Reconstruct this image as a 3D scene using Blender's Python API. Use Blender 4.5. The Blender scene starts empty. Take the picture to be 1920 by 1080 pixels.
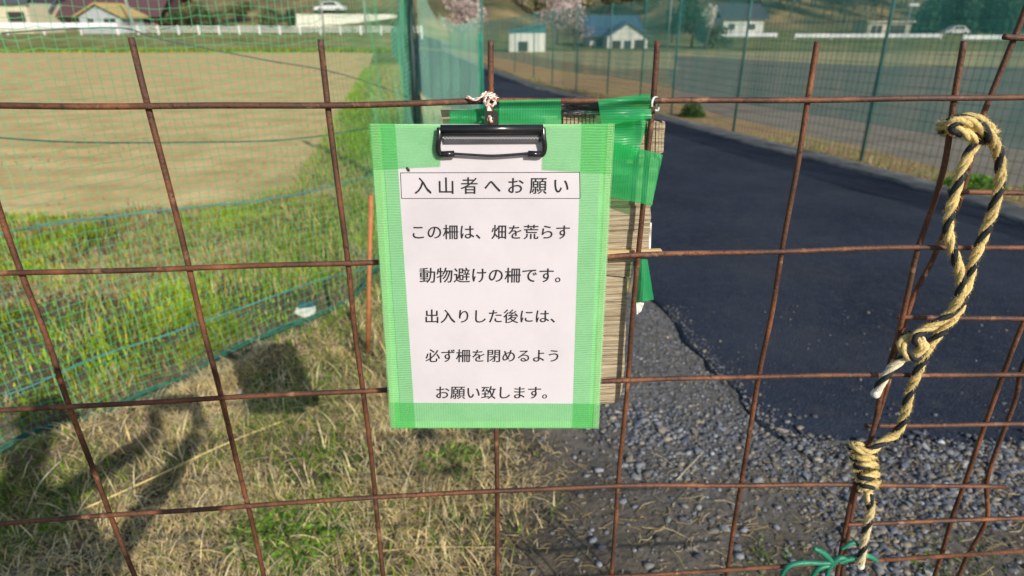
import bpy, math, random
import numpy as np
from mathutils import Vector, Matrix
random.seed(7); RNG = np.random.default_rng(7)
SC = bpy.context.scene; COL = SC.collection
R = math.radians

# ------------------------------------------------------------------ camera, sky, sun, exposure
FPX, PITCH, CAMZ = 1183.0, R(23.2), 1.40
cam_data = bpy.data.cameras.new('camera'); cam = bpy.data.objects.new('camera', cam_data); COL.objects.link(cam)
cam.location = (0, 0, CAMZ); cam.rotation_euler = (R(90) - PITCH, 0, 0)
cam_data.sensor_width = 36; cam_data.lens = FPX / 1920 * 36
cam_data.clip_start = 0.01; cam_data.clip_end = 2000
cam_data.dof.use_dof = True; cam_data.dof.focus_distance = 0.62; cam_data.dof.aperture_fstop = 7.0
SC.camera = cam
SUN_AZ, SUN_EL = R(149), R(30)          # where the sun stands: clockwise from +Y
world = bpy.data.worlds.new('World'); SC.world = world; world.use_nodes = True
wn = world.node_tree; sky = wn.nodes.new('ShaderNodeTexSky'); sky.sky_type = 'NISHITA'
sky.sun_disc = False; sky.sun_elevation = SUN_EL; sky.sun_rotation = SUN_AZ
wn.links.new(sky.outputs[0], wn.nodes['Background'].inputs[0]); wn.nodes['Background'].inputs[1].default_value = 0.12
sd = bpy.data.lights.new('sun', 'SUN'); sd.energy = 4.4; sd.angle = R(0.5); sd.color = (1.0, 0.94, 0.84)
sun = bpy.data.objects.new('sun', sd); COL.objects.link(sun)
TO_SUN = Vector((math.sin(SUN_AZ) * math.cos(SUN_EL), math.cos(SUN_AZ) * math.cos(SUN_EL), math.sin(SUN_EL)))
sun.rotation_euler = TO_SUN.to_track_quat('Z', 'Y').to_euler(); sun.location = (3, -4, 6)
SC.view_settings.view_transform = 'Standard'; SC.view_settings.look = 'None'
SC.view_settings.gamma = 1; SC.view_settings.use_curve_mapping = False; SC.view_settings.exposure = 0.10
SC.cycles.transparent_max_bounces = 24; SC.cycles.max_bounces = 8

# ------------------------------------------------------------------ placing: a ray of the view met with real surfaces
CP, SP = math.cos(PITCH), math.sin(PITCH)
def ray(px, py):
    X = (px - 960) / FPX; Y = (540 - py) / FPX
    return Vector((X, CP + Y * SP, -SP + Y * CP))
def at(px, py, Y):                                   # point at distance Y ahead
    d = ray(px, py); return Vector((0, 0, CAMZ)) + d * (Y / d.y)
YAW, GX0, GD = R(4.17), -0.0177, 0.5977
GU = Vector((math.cos(YAW), math.sin(YAW), 0)); GN = Vector((-math.sin(YAW), math.cos(YAW), 0))   # GN points away from the camera
GO = Vector((GX0, GD, 1.326))
def gate(px, py, back=0.0):                          # point on the gate's plane, moved back by metres
    d = ray(px, py); o = Vector((0, 0, CAMZ)); p0 = GO + GN * back
    return o + d * ((p0 - o).dot(GN) / d.dot(GN))
def sstep(a, b, x): t = np.clip((x - a) / (b - a), 0, 1); return t * t * (3 - 2 * t)
_g = np.random.default_rng(3).random((64, 64))
def vnoise(x, y, f=1.0, o=0):
    x = np.asarray(x, float) * f + 13.7 * (o + 1); y = np.asarray(y, float) * f + 7.3 * (o + 1)
    xi = np.floor(x).astype(int); yi = np.floor(y).astype(int); u = x - xi; v = y - yi
    u = u * u * (3 - 2 * u); v = v * v * (3 - 2 * v)
    a = _g[xi % 64, yi % 64]; b = _g[(xi + 1) % 64, yi % 64]; c = _g[xi % 64, (yi + 1) % 64]; d = _g[(xi + 1) % 64, (yi + 1) % 64]
    return (a * (1 - u) + b * u) * (1 - v) + (c * (1 - u) + d * u) * v
NET_BASE = [(-3.3, -0.2), (-2.45, 1.0), (-1.83, 1.86), (-1.55, 2.21), (-1.075, 2.86), (-0.82, 3.4), (-0.74, 5.0)]
def dist_poly(x, y, P):
    best = np.full(np.shape(x), 1e9); side = np.zeros(np.shape(x))
    for (x0, y0), (x1, y1) in zip(P[:-1], P[1:]):
        dx, dy = x1 - x0, y1 - y0; L = dx * dx + dy * dy
        t = np.clip(((x - x0) * dx + (y - y0) * dy) / L, 0, 1)
        ex, ey = x - (x0 + t * dx), y - (y0 + t * dy); d = np.hypot(ex, ey)
        s = np.sign(dx * ey - dy * ex); side = np.where(d < best, s, side); best = np.minimum(best, d)
    return best, side
def H(x, y):
    x = np.asarray(x, float); y = np.asarray(y, float)
    z = -0.025 * np.clip(y - 5, 0, 62)
    z = z + 1.15 * sstep(58, 74, y) * sstep(-7, -13, x) + 0.55 * sstep(58, 78, y) * sstep(20, 27, x)
    z = z + 0.20 * np.clip(y - 93, 0, 160) * (0.8 + 0.5 * vnoise(x, y, 0.03)) * (1 - 0.6 * sstep(-4, 8, x) * sstep(40, 22, x) * sstep(180, 110, y))
    m = sstep(0.75, 0.1, x) * sstep(7, 4.2, y)
    z = z + m * (0.05 * (vnoise(x, y, 2.3) - 0.5) + 0.03 * (vnoise(x, y, 7, 1) - 0.5) + 0.015 * (vnoise(x, y, 19, 2) - 0.5))
    d, s = dist_poly(x, y, NET_BASE)
    sd_ = d * s                                       # + on the field side (left)
    z = z - sstep(5.2, 4.0, y) * 0.15 * np.exp(-((sd_ + 0.03) / 0.12) ** 2) + sstep(5.2, 4.0, y) * 0.07 * np.exp(-((sd_ + 0.24) / 0.1) ** 2)
    return z
def h1(x, y): return float(H(x, y))
def ground(px, py):
    d = ray(px, py); t = 0.5; o = Vector((0, 0, CAMZ))
    for _ in range(4000):
        p = o + d * t
        e = p.z - h1(p.x, p.y)
        if e < 0.002 or t > 300: break
        t += max(e * 0.6, 0.002)
    return p

# ------------------------------------------------------------------ materials
def nodes(name):
    m = bpy.data.materials.new(name); m.use_nodes = True
    nt = m.node_tree; return m, nt, nt.nodes['Principled BSDF']
def ramp(nt, src, cols, lo=0.3, hi=0.7):
    r = nt.nodes.new('ShaderNodeValToRGB'); e = r.color_ramp.elements
    n = len(cols)
    while len(e) < n: e.new(0.5)
    for i, c in enumerate(cols): e[i].position = lo + (hi - lo) * i / max(1, n - 1); e[i].color = (*c, 1)
    nt.links.new(src, r.inputs[0]); return r.outputs[0]
def noise(nt, scale, detail=6, stretch=(1, 1, 1), rough=0.6, coord='Object', dist=0.0):
    tc = nt.nodes.new('ShaderNodeTexCoord'); mp = nt.nodes.new('ShaderNodeMapping'); mp.inputs['Scale'].default_value = stretch
    n = nt.nodes.new('ShaderNodeTexNoise'); n.inputs['Scale'].default_value = scale; n.inputs['Detail'].default_value = detail
    n.inputs['Roughness'].default_value = rough; n.inputs['Distortion'].default_value = dist
    nt.links.new(tc.outputs[coord], mp.inputs[0]); nt.links.new(mp.outputs[0], n.inputs['Vector']); return n.outputs['Fac']
def mixc(nt, f, a, b, mode='MIX'):
    m = nt.nodes.new('ShaderNodeMix'); m.data_type = 'RGBA'; m.blend_type = mode
    for k, v in ((0, f), (6, a), (7, b)):
        if isinstance(v, (int, float)): m.inputs[k].default_value = v
        elif isinstance(v, tuple): m.inputs[k].default_value = (*v, 1)
        else: nt.links.new(v, m.inputs[k])
    return m.outputs[2]
def bump(nt, b, src, strength=0.5, dist=0.002):
    bp = nt.nodes.new('ShaderNodeBump'); bp.inputs['Strength'].default_value = strength; bp.inputs['Distance'].default_value = dist
    nt.links.new(src, bp.inputs['Height']); nt.links.new(bp.outputs[0], b.inputs['Normal'])
def M(name, cols, scale=8, rough=0.8, lo=0.3, hi=0.7, stretch=(1, 1, 1), bmp=0.0, bdist=0.002, bscale=None, metal=0, spec=0.3, detail=6, coord='Object', var=None):
    m, nt, b = nodes(name)
    if len(cols) == 1 and not var: b.inputs['Base Color'].default_value = (*cols[0], 1)
    else:
        c = ramp(nt, noise(nt, scale, detail, stretch, coord=coord), cols, lo, hi) if len(cols) > 1 else cols[0]
        if var:   # second, finer noise layered over the first
            c = mixc(nt, var[1], c, ramp(nt, noise(nt, var[0], 5, stretch, coord=coord), [(0.35,) * 3, (0.65,) * 3], 0.3, 0.7), 'OVERLAY')
        nt.links.new(c, b.inputs['Base Color'])
    b.inputs['Roughness'].default_value = rough; b.inputs['Metallic'].default_value = metal; b.inputs['Specular IOR Level'].default_value = spec
    if bmp: bump(nt, b, noise(nt, bscale or scale * 3, 6, stretch, coord=coord), bmp, bdist)
    return m
def M_attr(name, rough=0.7, attr='tint', trans=0.0, spec=0.25):
    m, nt, b = nodes(name); a = nt.nodes.new('ShaderNodeAttribute'); a.attribute_name = attr
    nt.links.new(a.outputs['Color'], b.inputs['Base Color']); b.inputs['Roughness'].default_value = rough; b.inputs['Specular IOR Level'].default_value = spec
    if trans:
        t = nt.nodes.new('ShaderNodeBsdfTranslucent'); nt.links.new(a.outputs['Color'], t.inputs[0])
        mx = nt.nodes.new('ShaderNodeMixShader'); mx.inputs[0].default_value = trans
        nt.links.new(b.outputs[0], mx.inputs[1]); nt.links.new(t.outputs[0], mx.inputs[2]); nt.links.new(mx.outputs[0], nt.nodes['Material Output'].inputs[0])
    return m
def M_net(name, col, alpha, stripe=None):            # cloth-fine netting too far off to tell the threads apart
    m, nt, b = nodes(name); nt.nodes.remove(b)
    d = nt.nodes.new('ShaderNodeBsdfDiffuse'); d.inputs[0].default_value = (*col, 1)
    t = nt.nodes.new('ShaderNodeBsdfTranslucent'); t.inputs[0].default_value = (*col, 1)
    m1 = nt.nodes.new('ShaderNodeMixShader'); m1.inputs[0].default_value = 0.4; nt.links.new(d.outputs[0], m1.inputs[1]); nt.links.new(t.outputs[0], m1.inputs[2])
    tr = nt.nodes.new('ShaderNodeBsdfTransparent'); m2 = nt.nodes.new('ShaderNodeMixShader')
    n = noise(nt, 2.5, 3, (1, 1, 0.25)); mr = nt.nodes.new('ShaderNodeMapRange')
    mr.inputs[1].default_value = 0.3; mr.inputs[2].default_value = 0.7; mr.inputs[3].default_value = alpha * 0.65; mr.inputs[4].default_value = min(1, alpha * 1.35)
    nt.links.new(n, mr.inputs[0]); nt.links.new(mr.outputs[0], m2.inputs[0])
    nt.links.new(tr.outputs[0], m2.inputs[1]); nt.links.new(m1.outputs[0], m2.inputs[2]); nt.links.new(m2.outputs[0], nt.nodes['Material Output'].inputs[0])
    return m
def M_tape(name, tint=(0.50, 0.95, 0.56), body=(0.07, 0.55, 0.12), k=0.2, axis=1, ribs=420, bs=0.5, spread=1.0):
    m, nt, b = nodes(name); b.inputs['Roughness'].default_value = 0.28; b.inputs['Specular IOR Level'].default_value = 0.5
    b.inputs['Base Color'].default_value = (*body, 1)
    tc = nt.nodes.new('ShaderNodeTexCoord'); sx = nt.nodes.new('ShaderNodeSeparateXYZ'); nt.links.new(tc.outputs['UV'], sx.inputs[0])
    mu = nt.nodes.new('ShaderNodeMath'); mu.operation = 'MULTIPLY'; mu.inputs[1].default_value = ribs * 2 * math.pi
    nt.links.new(sx.outputs[axis], mu.inputs[0])
    wob = nt.nodes.new('ShaderNodeMath'); wob.operation = 'ADD'
    nz = nt.nodes.new('ShaderNodeTexNoise'); nz.inputs['Scale'].default_value = 60; nt.links.new(tc.outputs['UV'], nz.inputs['Vector'])
    m5 = nt.nodes.new('ShaderNodeMath'); m5.operation = 'MULTIPLY'; m5.inputs[1].default_value = 5; nt.links.new(nz.outputs['Fac'], m5.inputs[0])
    nt.links.new(mu.outputs[0], wob.inputs[0]); nt.links.new(m5.outputs[0], wob.inputs[1])
    sn = nt.nodes.new('ShaderNodeMath'); sn.operation = 'SINE'; nt.links.new(wob.outputs[0], sn.inputs[0])
    mr = nt.nodes.new('ShaderNodeMapRange'); mr.inputs[1].default_value = -1; mr.inputs[2].default_value = 1; mr.inputs[3].default_value = k * (1 - 0.45 * spread); mr.inputs[4].default_value = k * (1 + 0.5 * spread)
    nz2 = nt.nodes.new('ShaderNodeTexNoise'); nz2.inputs['Scale'].default_value = 35; nz2.inputs['Detail'].default_value = 4; nt.links.new(tc.outputs['UV'], nz2.inputs['Vector'])
    ad2 = nt.nodes.new('ShaderNodeMath'); ad2.operation = 'MULTIPLY_ADD'; ad2.inputs[1].default_value = 5.0; nt.links.new(nz2.outputs['Fac'], ad2.inputs[0])  # broad noise in the opacity imitates patchy glare on the tape
    sb = nt.nodes.new('ShaderNodeMath'); sb.operation = 'SUBTRACT'; sb.inputs[1].default_value = 2.5; nt.links.new(ad2.outputs[0], sb.inputs[0]); nt.links.new(sn.outputs[0], ad2.inputs[2]); nt.links.new(sb.outputs[0], mr.inputs[0])
    rr_ = nt.nodes.new('ShaderNodeMapRange'); rr_.inputs[1].default_value = .35; rr_.inputs[2].default_value = .65; rr_.inputs[3].default_value = .14; rr_.inputs[4].default_value = .5; nt.links.new(nz2.outputs['Fac'], rr_.inputs[0]); nt.links.new(rr_.outputs[0], b.inputs['Roughness'])
    bump(nt, b, sn.outputs[0], bs, 0.0006)
    tr = nt.nodes.new('ShaderNodeBsdfTransparent'); tr.inputs[0].default_value = (*tint, 1)
    gl = nt.nodes.new('ShaderNodeBsdfTranslucent'); gl.inputs[0].default_value = (*body, 1)
    ad = nt.nodes.new('ShaderNodeMixShader'); ad.inputs[0].default_value = 0.35; nt.links.new(b.outputs[0], ad.inputs[1]); nt.links.new(gl.outputs[0], ad.inputs[2])
    mx = nt.nodes.new('ShaderNodeMixShader'); nt.links.new(mr.outputs[0], mx.inputs[0]); nt.links.new(tr.outputs[0], mx.inputs[1]); nt.links.new(ad.outputs[0], mx.inputs[2])
    nt.links.new(mx.outputs[0], nt.nodes['Material Output'].inputs[0]); return m

# ------------------------------------------------------------------ mesh building
class MB:
    def __init__(s): s.v = []; s.f = []; s.uv = None; s.tint = []
    def add(s, vs, fs, tint=None):
        n = len(s.v); s.v += [tuple(p) for p in vs]; s.f += [tuple(i + n for i in f) for f in fs]
        if tint is not None: s.tint += [tint] * len(vs)
        return s
    def box(s, c, size, rot=0.0, tint=None):
        a, b, d = (q / 2 for q in size); cr, sr = math.cos(rot), math.sin(rot); vs = []
        for z in (-d, d):
            for x, y in ((-a, -b), (a, -b), (a, b), (-a, b)): vs.append((c[0] + x * cr - y * sr, c[1] + x * sr + y * cr, c[2] + z))
        return s.add(vs, [(3, 2, 1, 0), (4, 5, 6, 7), (0, 1, 5, 4), (1, 2, 6, 5), (2, 3, 7, 6), (3, 0, 4, 7)], tint)
    def tube(s, pts, r, n=6, closed=False, tints=None, cap=True):
        pts = [Vector(p) for p in pts]; N = len(pts); base = len(s.v)
        T = []
        for i in range(N):
            a = pts[(i - 1) % N] if closed or i > 0 else pts[0]; b = pts[(i + 1) % N] if closed or i < N - 1 else pts[-1]
            t = (b - a); T.append(t.normalized() if t.length > 1e-9 else Vector((0, 0, 1)))
        nrm = T[0].orthogonal().normalized()
        for i in range(N):
            nrm = (nrm - T[i] * nrm.dot(T[i])); nrm = nrm.normalized() if nrm.length > 1e-6 else T[i].orthogonal().normalized()
            bi = T[i].cross(nrm); rr = r[i] if isinstance(r, (list, tuple)) else r
            for k in range(n):
                a = 2 * math.pi * k / n; s.v.append(tuple(pts[i] + (nrm * math.cos(a) + bi * math.sin(a)) * rr))
                if tints is not None: s.tint.append(tints[i])
        for i in range(N if closed else N - 1):
            j = (i + 1) % N
            for k in range(n):
                l = (k + 1) % n; s.f.append((base + i * n + k, base + i * n + l, base + j * n + l, base + j * n + k))
        if cap and not closed:
            s.f.append(tuple(base + k for k in reversed(range(n)))); s.f.append(tuple(base + (N - 1) * n + k for k in range(n)))
        return s
    def prism(s, poly, axis_vec):                    # closed outline (3-D, planar) swept along a vector
        n = len(poly); a = [Vector(p) for p in poly]; b = [p + Vector(axis_vec) for p in a]
        return s.add(a + b, [tuple(range(n))[::-1], tuple(range(n, 2 * n))] + [(i, (i + 1) % n, n + (i + 1) % n, n + i) for i in range(n)])
    def build(s, name, mat, parent=None, smooth=False, **kw):
        me = bpy.data.meshes.new(name); me.from_pydata(s.v, [], s.f)
        if s.uv is not None:
            l = me.uv_layers.new(name='UVMap'); vi = np.zeros(len(me.loops), int); me.loops.foreach_get('vertex_index', vi)
            l.data.foreach_set('uv', np.asarray(s.uv, np.float32)[vi].ravel())
        if s.tint:
            at_ = me.color_attributes.new('tint', 'FLOAT_COLOR', 'POINT'); c = np.ones((len(s.v), 4), np.float32); c[:, :3] = s.tint; at_.data.foreach_set('color', c.ravel())
        return link(name, me, mat, parent, smooth, **kw)
def link(name, me, mat, parent=None, smooth=False, kind=None, label=None, cat=None, group=None):
    me.materials.clear(); me.materials.append(mat)
    if smooth: me.polygons.foreach_set('use_smooth', [True] * len(me.polygons))
    o = bpy.data.objects.new(name, me); COL.objects.link(o)
    if parent: o.parent = parent; o.matrix_parent_inverse = parent.matrix_world.inverted() if False else Matrix.Translation(-Vector(parent.location)) if parent.type == 'EMPTY' and parent.rotation_euler.z == 0 else Matrix()
    return tag(o, label, cat, group, kind)
def tag(o, label=None, cat=None, group=None, kind=None):
    for k, v in (('label', label), ('category', cat), ('group', group), ('kind', kind)):
        if v: o[k] = v
    return o
def thing(name, loc, label, cat, group=None):        # an Empty at the base; parts are given in world space
    o = bpy.data.objects.new(name, None); o.location = loc; o.empty_display_size = 0.1; COL.objects.link(o); return tag(o, label, cat, group)
def np_mesh(name, V, F, mat, parent=None, tint=None, **kw):   # all faces with the same number of corners
    V = np.asarray(V, np.float32); F = np.asarray(F, np.int32); k = F.shape[1]
    me = bpy.data.meshes.new(name); me.vertices.add(len(V)); me.vertices.foreach_set('co', V.ravel())
    me.loops.add(F.size); me.loops.foreach_set('vertex_index', F.ravel())
    me.polygons.add(len(F)); me.polygons.foreach_set('loop_start', np.arange(0, F.size, k, dtype=np.int32)); me.polygons.foreach_set('loop_total', np.full(len(F), k, np.int32))
    me.update(calc_edges=True); me.validate()
    if tint is not None:
        a = me.color_attributes.new('tint', 'FLOAT_COLOR', 'POINT'); c = np.ones((len(V), 4), np.float32); c[:, :3] = tint; a.data.foreach_set('color', c.ravel())
    return link(name, me, mat, parent, **kw)
def smoothpath(P, n=8, closed=False):                # Catmull-Rom
    P = [Vector(p) for p in P]; out = []; N = len(P)
    for i in range(N if closed else N - 1):
        p0 = P[(i - 1) % N] if closed or i > 0 else P[0]; p1 = P[i]; p2 = P[(i + 1) % N]; p3 = P[(i + 2) % N] if closed or i < N - 2 else P[-1]
        for k in range(n):
            t = k / n; out.append(0.5 * ((2 * p1) + (p2 - p0) * t + (2 * p0 - 5 * p1 + 4 * p2 - p3) * t * t + (3 * p1 - p0 - 3 * p2 + p3) * t ** 3))
    if not closed: out.append(P[-1])
    return out

# ------------------------------------------------------------------ ground
MAT = {}
MAT['earth'] = M('earth', [(0.075, 0.058, 0.036), (0.15, 0.118, 0.072), (0.21, 0.175, 0.11)], 3.5, 0.95, bmp=0.7, bdist=0.012, bscale=40, var=(45, 0.6), spec=0.1)
def axis(fine0, fine1, step, far0, far1, grow=1.13):
    a = list(np.arange(fine0, fine1 + 1e-6, step)); d = step; x = a[-1]
    while x < far1: d = min(d * grow, 6); x += d; a.append(x)
    d = step; x = a[0]
    while x > far0: d = min(d * grow, 6); x -= d; a.insert(0, x)
    return np.array(a)
XS = axis(-2.8, 1.2, 0.035, -220, 220); YS = axis(0.7, 4.6, 0.035, -60, 330)
GX, GY = np.meshgrid(XS, YS); GZ = H(GX, GY)
V = np.stack([GX, GY, GZ], -1).reshape(-1, 3); nx, ny = len(XS), len(YS)
I = (np.arange(ny - 1)[:, None] * nx + np.arange(nx - 1)[None, :]).ravel()
earth_m, nt, b = nodes('terrain')
def posmask(nt, axis_i, a, c):
    tc = nt.nodes.new('ShaderNodeTexCoord'); s = nt.nodes.new('ShaderNodeSeparateXYZ'); nt.links.new(tc.outputs['Object'], s.inputs[0])
    mr = nt.nodes.new('ShaderNodeMapRange'); mr.inputs[1].default_value = a; mr.inputs[2].default_value = c; nt.links.new(s.outputs[axis_i], mr.inputs[0]); return mr.outputs[0]
soil = ramp(nt, noise(nt, 3.0, 8), [(0.060, 0.048, 0.034), (0.115, 0.094, 0.066), (0.17, 0.14, 0.098)], 0.3, 0.72)
soil = mixc(nt, 0.6, soil, ramp(nt, noise(nt, 55, 5), [(0.28,) * 3, (0.72,) * 3], 0.3, 0.7), 'OVERLAY')
gm = nt.nodes.new('ShaderNodeMath'); gm.operation = 'MULTIPLY'; nt.links.new(posmask(nt, 0, -0.05, 0.45), gm.inputs[0])
ga = nt.nodes.new('ShaderNodeMath'); ga.operation = 'ADD'; nt.links.new(posmask(nt, 1, 1.0, 1.9), ga.inputs[0]); gn = noise(nt, 4, 6); gs = nt.nodes.new('ShaderNodeMath'); gs.operation = 'MULTIPLY_ADD'; gs.inputs[1].default_value = 1.4; gs.inputs[2].default_value = -0.75; nt.links.new(gn, gs.inputs[0]); nt.links.new(gs.outputs[0], ga.inputs[1]); ga.use_clamp = True
nt.links.new(ga.outputs[0], gm.inputs[1]); grit = ramp(nt, noise(nt, 30, 8), [(0.065, 0.064, 0.064), (0.12, 0.118, 0.115), (0.20, 0.195, 0.185)], 0.32, 0.7)
gm2 = nt.nodes.new('ShaderNodeMath'); gm2.operation = 'MULTIPLY'; nt.links.new(gm.outputs[0], gm2.inputs[0]); nt.links.new(posmask(nt, 1, 7.0, 4.0), gm2.inputs[1]); soil = mixc(nt, gm2.outputs[0], soil, grit)
grassy = ramp(nt, noise(nt, 0.35, 7), [(0.10, 0.13, 0.035), (0.19, 0.20, 0.07), (0.30, 0.27, 0.12)], 0.32, 0.68)
grassy = mixc(nt, 0.5, grassy, ramp(nt, noise(nt, 6, 6), [(0.3,) * 3, (0.7,) * 3], 0.3, 0.7), 'OVERLAY')
hill = ramp(nt, noise(nt, 0.07, 8, rough=0.65), [(0.045, 0.06, 0.03), (0.16, 0.135, 0.07), (0.34, 0.25, 0.11)], 0.36, 0.66)
c1 = mixc(nt, posmask(nt, 1, 6.0, 12.0), soil, grassy); c2 = mixc(nt, posmask(nt, 1, 92, 100), c1, hill)
nt.links.new(c2, b.inputs['Base Color']); b.inputs['Roughness'].default_value = 0.95; b.inputs['Specular IOR Level'].default_value = 0.1
bump(nt, b, noise(nt, 45, 7), 0.9, 0.012)
terrain = np_mesh('ground', V, np.stack([I, I + 1, I + nx + 1, I + nx], 1), earth_m, smooth=True, kind='structure', label='uneven bare earth and rough land under the fields, falling to the valley')

def ribbon(name, L, Rr, mat, off=0.02, n=70, m=8, jit=0.0, endj=0, thick=0.0, **kw):
    def res(P, n):
        P = smoothpath([(x, y, 0) for x, y in P], 12); d = [0]
        for a, c in zip(P[:-1], P[1:]): d.append(d[-1] + (c - a).length)
        t = (np.linspace(0, 1, n) ** 1.6) * d[-1]; return np.stack([np.interp(t, d, [p.x for p in P]), np.interp(t, d, [p.y for p in P])], 1)
    A, B = res(L, n), res(Rr, n)
    if jit: A = A + (RNG.random(A.shape) - 0.5) * jit * np.clip(1 + A[:, 1:2] * 0.1, 1, 3); B = B + (RNG.random(B.shape) - 0.5) * jit * 0.3
    w = np.linspace(0, 1, m)[None, :, None]; P = A[:, None] * (1 - w) + B[:, None] * w
    if endj:
        f = np.clip(1 - (P[..., 1] - 1.66) / 0.30, 0, 1); zdrop = f * 0.028 * (1 - w[..., 0] * 0); P[..., 1] += f * (0.16 * (vnoise(P[..., 0], 0, 1.6, 5) - 0.5) + 0.07 * (vnoise(P[..., 0], 0, 7, 6) - 0.5) + 0.03 * (vnoise(P[..., 0], 0, 22, 7) - 0.5))
    Z = H(P[..., 0], P[..., 1]) + off - (zdrop if endj else 0)
    V = np.concatenate([P, Z[..., None]], -1).reshape(-1, 3); I = (np.arange(n - 1)[:, None] * m + np.arange(m - 1)[None, :]).ravel()
    F = np.stack([I, I + 1, I + m + 1, I + m], 1)
    if thick:
        nv = len(V); V = np.concatenate([V, V - [0, 0, thick]]); fs = []
        for i in range(n - 1): fs += [(i * m, (i + 1) * m, (i + 1) * m + nv, i * m + nv), ((i + 1) * m + m - 1, i * m + m - 1, i * m + m - 1 + nv, (i + 1) * m + m - 1 + nv)]
        F = np.concatenate([F, np.array(fs)])
    return np_mesh(name, V, F, mat, **kw)
ROAD_L = [(1.06, 1.70), (0.96, 1.90), (0.91, 2.05), (0.86, 2.39), (0.77, 3.12), (0.6, 5), (0.0, 9), (-1.75, 13.8), (-3.5, 22), (-8.2, 56), (-12, 85)]
ROAD_R = [(5.2, 1.64), (4.4, 2.0), (4.05, 2.2), (3.9, 2.8), (3.8, 3.6), (3.62, 5.5), (2.75, 9), (1.3, 14.5), (-0.3, 22), (-5.5, 56), (-9, 85)]
asph, nt, b = nodes('asphalt')
c = ramp(nt, noise(nt, 1.2, 6), [(0.015, 0.021, 0.036), (0.029, 0.037, 0.056)], 0.35, 0.65)
sp = nt.nodes.new('ShaderNodeTexVoronoi'); sp.inputs['Scale'].default_value = 110
tc = nt.nodes.new('ShaderNodeTexCoord'); nt.links.new(tc.outputs['Object'], sp.inputs['Vector'])
c = mixc(nt, ramp(nt, noise(nt, 0.9, 8, rough=0.7), [(0, 0, 0), (0.55, 0.55, 0.55)], 0.50, 0.72), c, (0.050, 0.052, 0.056))
c = mixc(nt, ramp(nt, noise(nt, 14, 7, rough=0.7), [(0, 0, 0), (0.5, 0.5, 0.5)], 0.50, 0.68), c, (0.055, 0.058, 0.062))
c = mixc(nt, ramp(nt, sp.outputs['Color'], [(0, 0, 0), (0, 0, 0), (1, 1, 1)], 0.3, 1.0), c, (0.045, 0.055, 0.075))
nt.links.new(c, b.inputs['Base Color']); b.inputs['Roughness'].default_value = 0.9; b.inputs['Specular IOR Level'].default_value = 0.12
bump(nt, b, sp.outputs['Distance'], 0.8, 0.004)
ribbon('asphalt_road', ROAD_L, ROAD_R, asph, 0.010, 200, 90, jit=0.05, endj=1, thick=0.012, kind='structure', label='dark blue-black asphalt road curving away to the left')
kerbm = M('concrete_strip', [(0.075, 0.075, 0.07), (0.22, 0.215, 0.20)], 6, 0.95, var=(60, 0.6), bmp=0.5, bscale=50)
KR = [(x + w, y + 0.03) for (x, y), w in zip(ROAD_R, (0.5, 0.42, 0.36, 0.34, 0.33, 0.32, 0.34, 0.4, 0.4, 0.6, 0.8))]
ribbon('kerb', ROAD_R, KR, kerbm, 0.03, 160, 6, jit=0.07, thick=0.06, kind='structure', label='low pale concrete kerb along the far side of the road')
# fields
fieldm = M('tilled_soil', [(0.42, 0.30, 0.125), (0.53, 0.395, 0.18), (0.61, 0.47, 0.24)], 1.6, 0.95, bmp=0.6, bdist=0.02, bscale=14, var=(22, 0.35), spec=0.1)
LF_near = [(-2.0, 5.1), (-2.5, 4.85), (-3.3, 4.7), (-4.2, 4.7), (-6, 4.9), (-10, 5.4), (-30, 6.5)]
def fieldgrid(name, Redge, near, far, left, mat, off, label, farfn=None, **kw):   # rows run from a curved right edge to a far left limit
    ys = np.concatenate([np.linspace(near, near + 3, 40), np.linspace(near + 3.2, far, 60)]); n = len(ys)
    xr = np.interp(ys, [p[1] for p in Redge], [p[0] for p in Redge]); m = 60
    w = (np.linspace(0, 1, m) ** 2)[None]; X = xr[:, None] * (1 - w) + left * w; Y = np.broadcast_to(ys[:, None], X.shape)
    if farfn: Y = np.minimum(Y, farfn(X))
    Z = H(X, Y) + 0.012 * np.sin(Y * 9 + 0.6 * X) * (left < 0) * np.clip(w * 30, 0, 1) + 0.012 + (off - 0.012) * np.clip(w * 60, 0, 1) + 0.006 * (vnoise(X, Y, 6) - 0.5)
    V = np.stack([X, Y, Z], -1).reshape(-1, 3); I = (np.arange(n - 1)[:, None] * m + np.arange(m - 1)[None, :]).ravel()
    F = np.stack([I, I + m, I + m + 1, I + 1], 1) if left < 0 else np.stack([I, I + 1, I + m + 1, I + m], 1)
    return np_mesh(name, V, F, mat, kind='structure', label=label, smooth=True, **kw)
fieldgrid('brown_field', [(-3.9, 4.55), (-2.7, 4.75), (-2.05, 5.1), (-1.85, 5.5), (-2.3, 8.0), (-5.9, 27.3), (-11.3, 55)], 4.55, 55, -90, fieldm, 0.03, 'bare sandy brown tilled field left of the grass strip')
dark_f = M('dark_soil', [(0.15, 0.135, 0.105), (0.23, 0.21, 0.165)], 0.5, 0.95, stretch=(0.4, 3, 1), bmp=0.5, bdist=0.02, bscale=10, var=(9, 0.5), spec=0.1)
fieldgrid('dark_field', [(4.75, 3), (4.5, 6), (3.9, 9.5), (3.3, 13), (5.6, 24), (11, 48)], 3.0, 48, 120, dark_f, 0.05, 'dark freshly worked field behind the green fence', farfn=lambda x: np.interp(x, [0, 11, 13.6, 16, 21, 60], [49, 48, 36, 29.5, 28.3, 26]))
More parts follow.
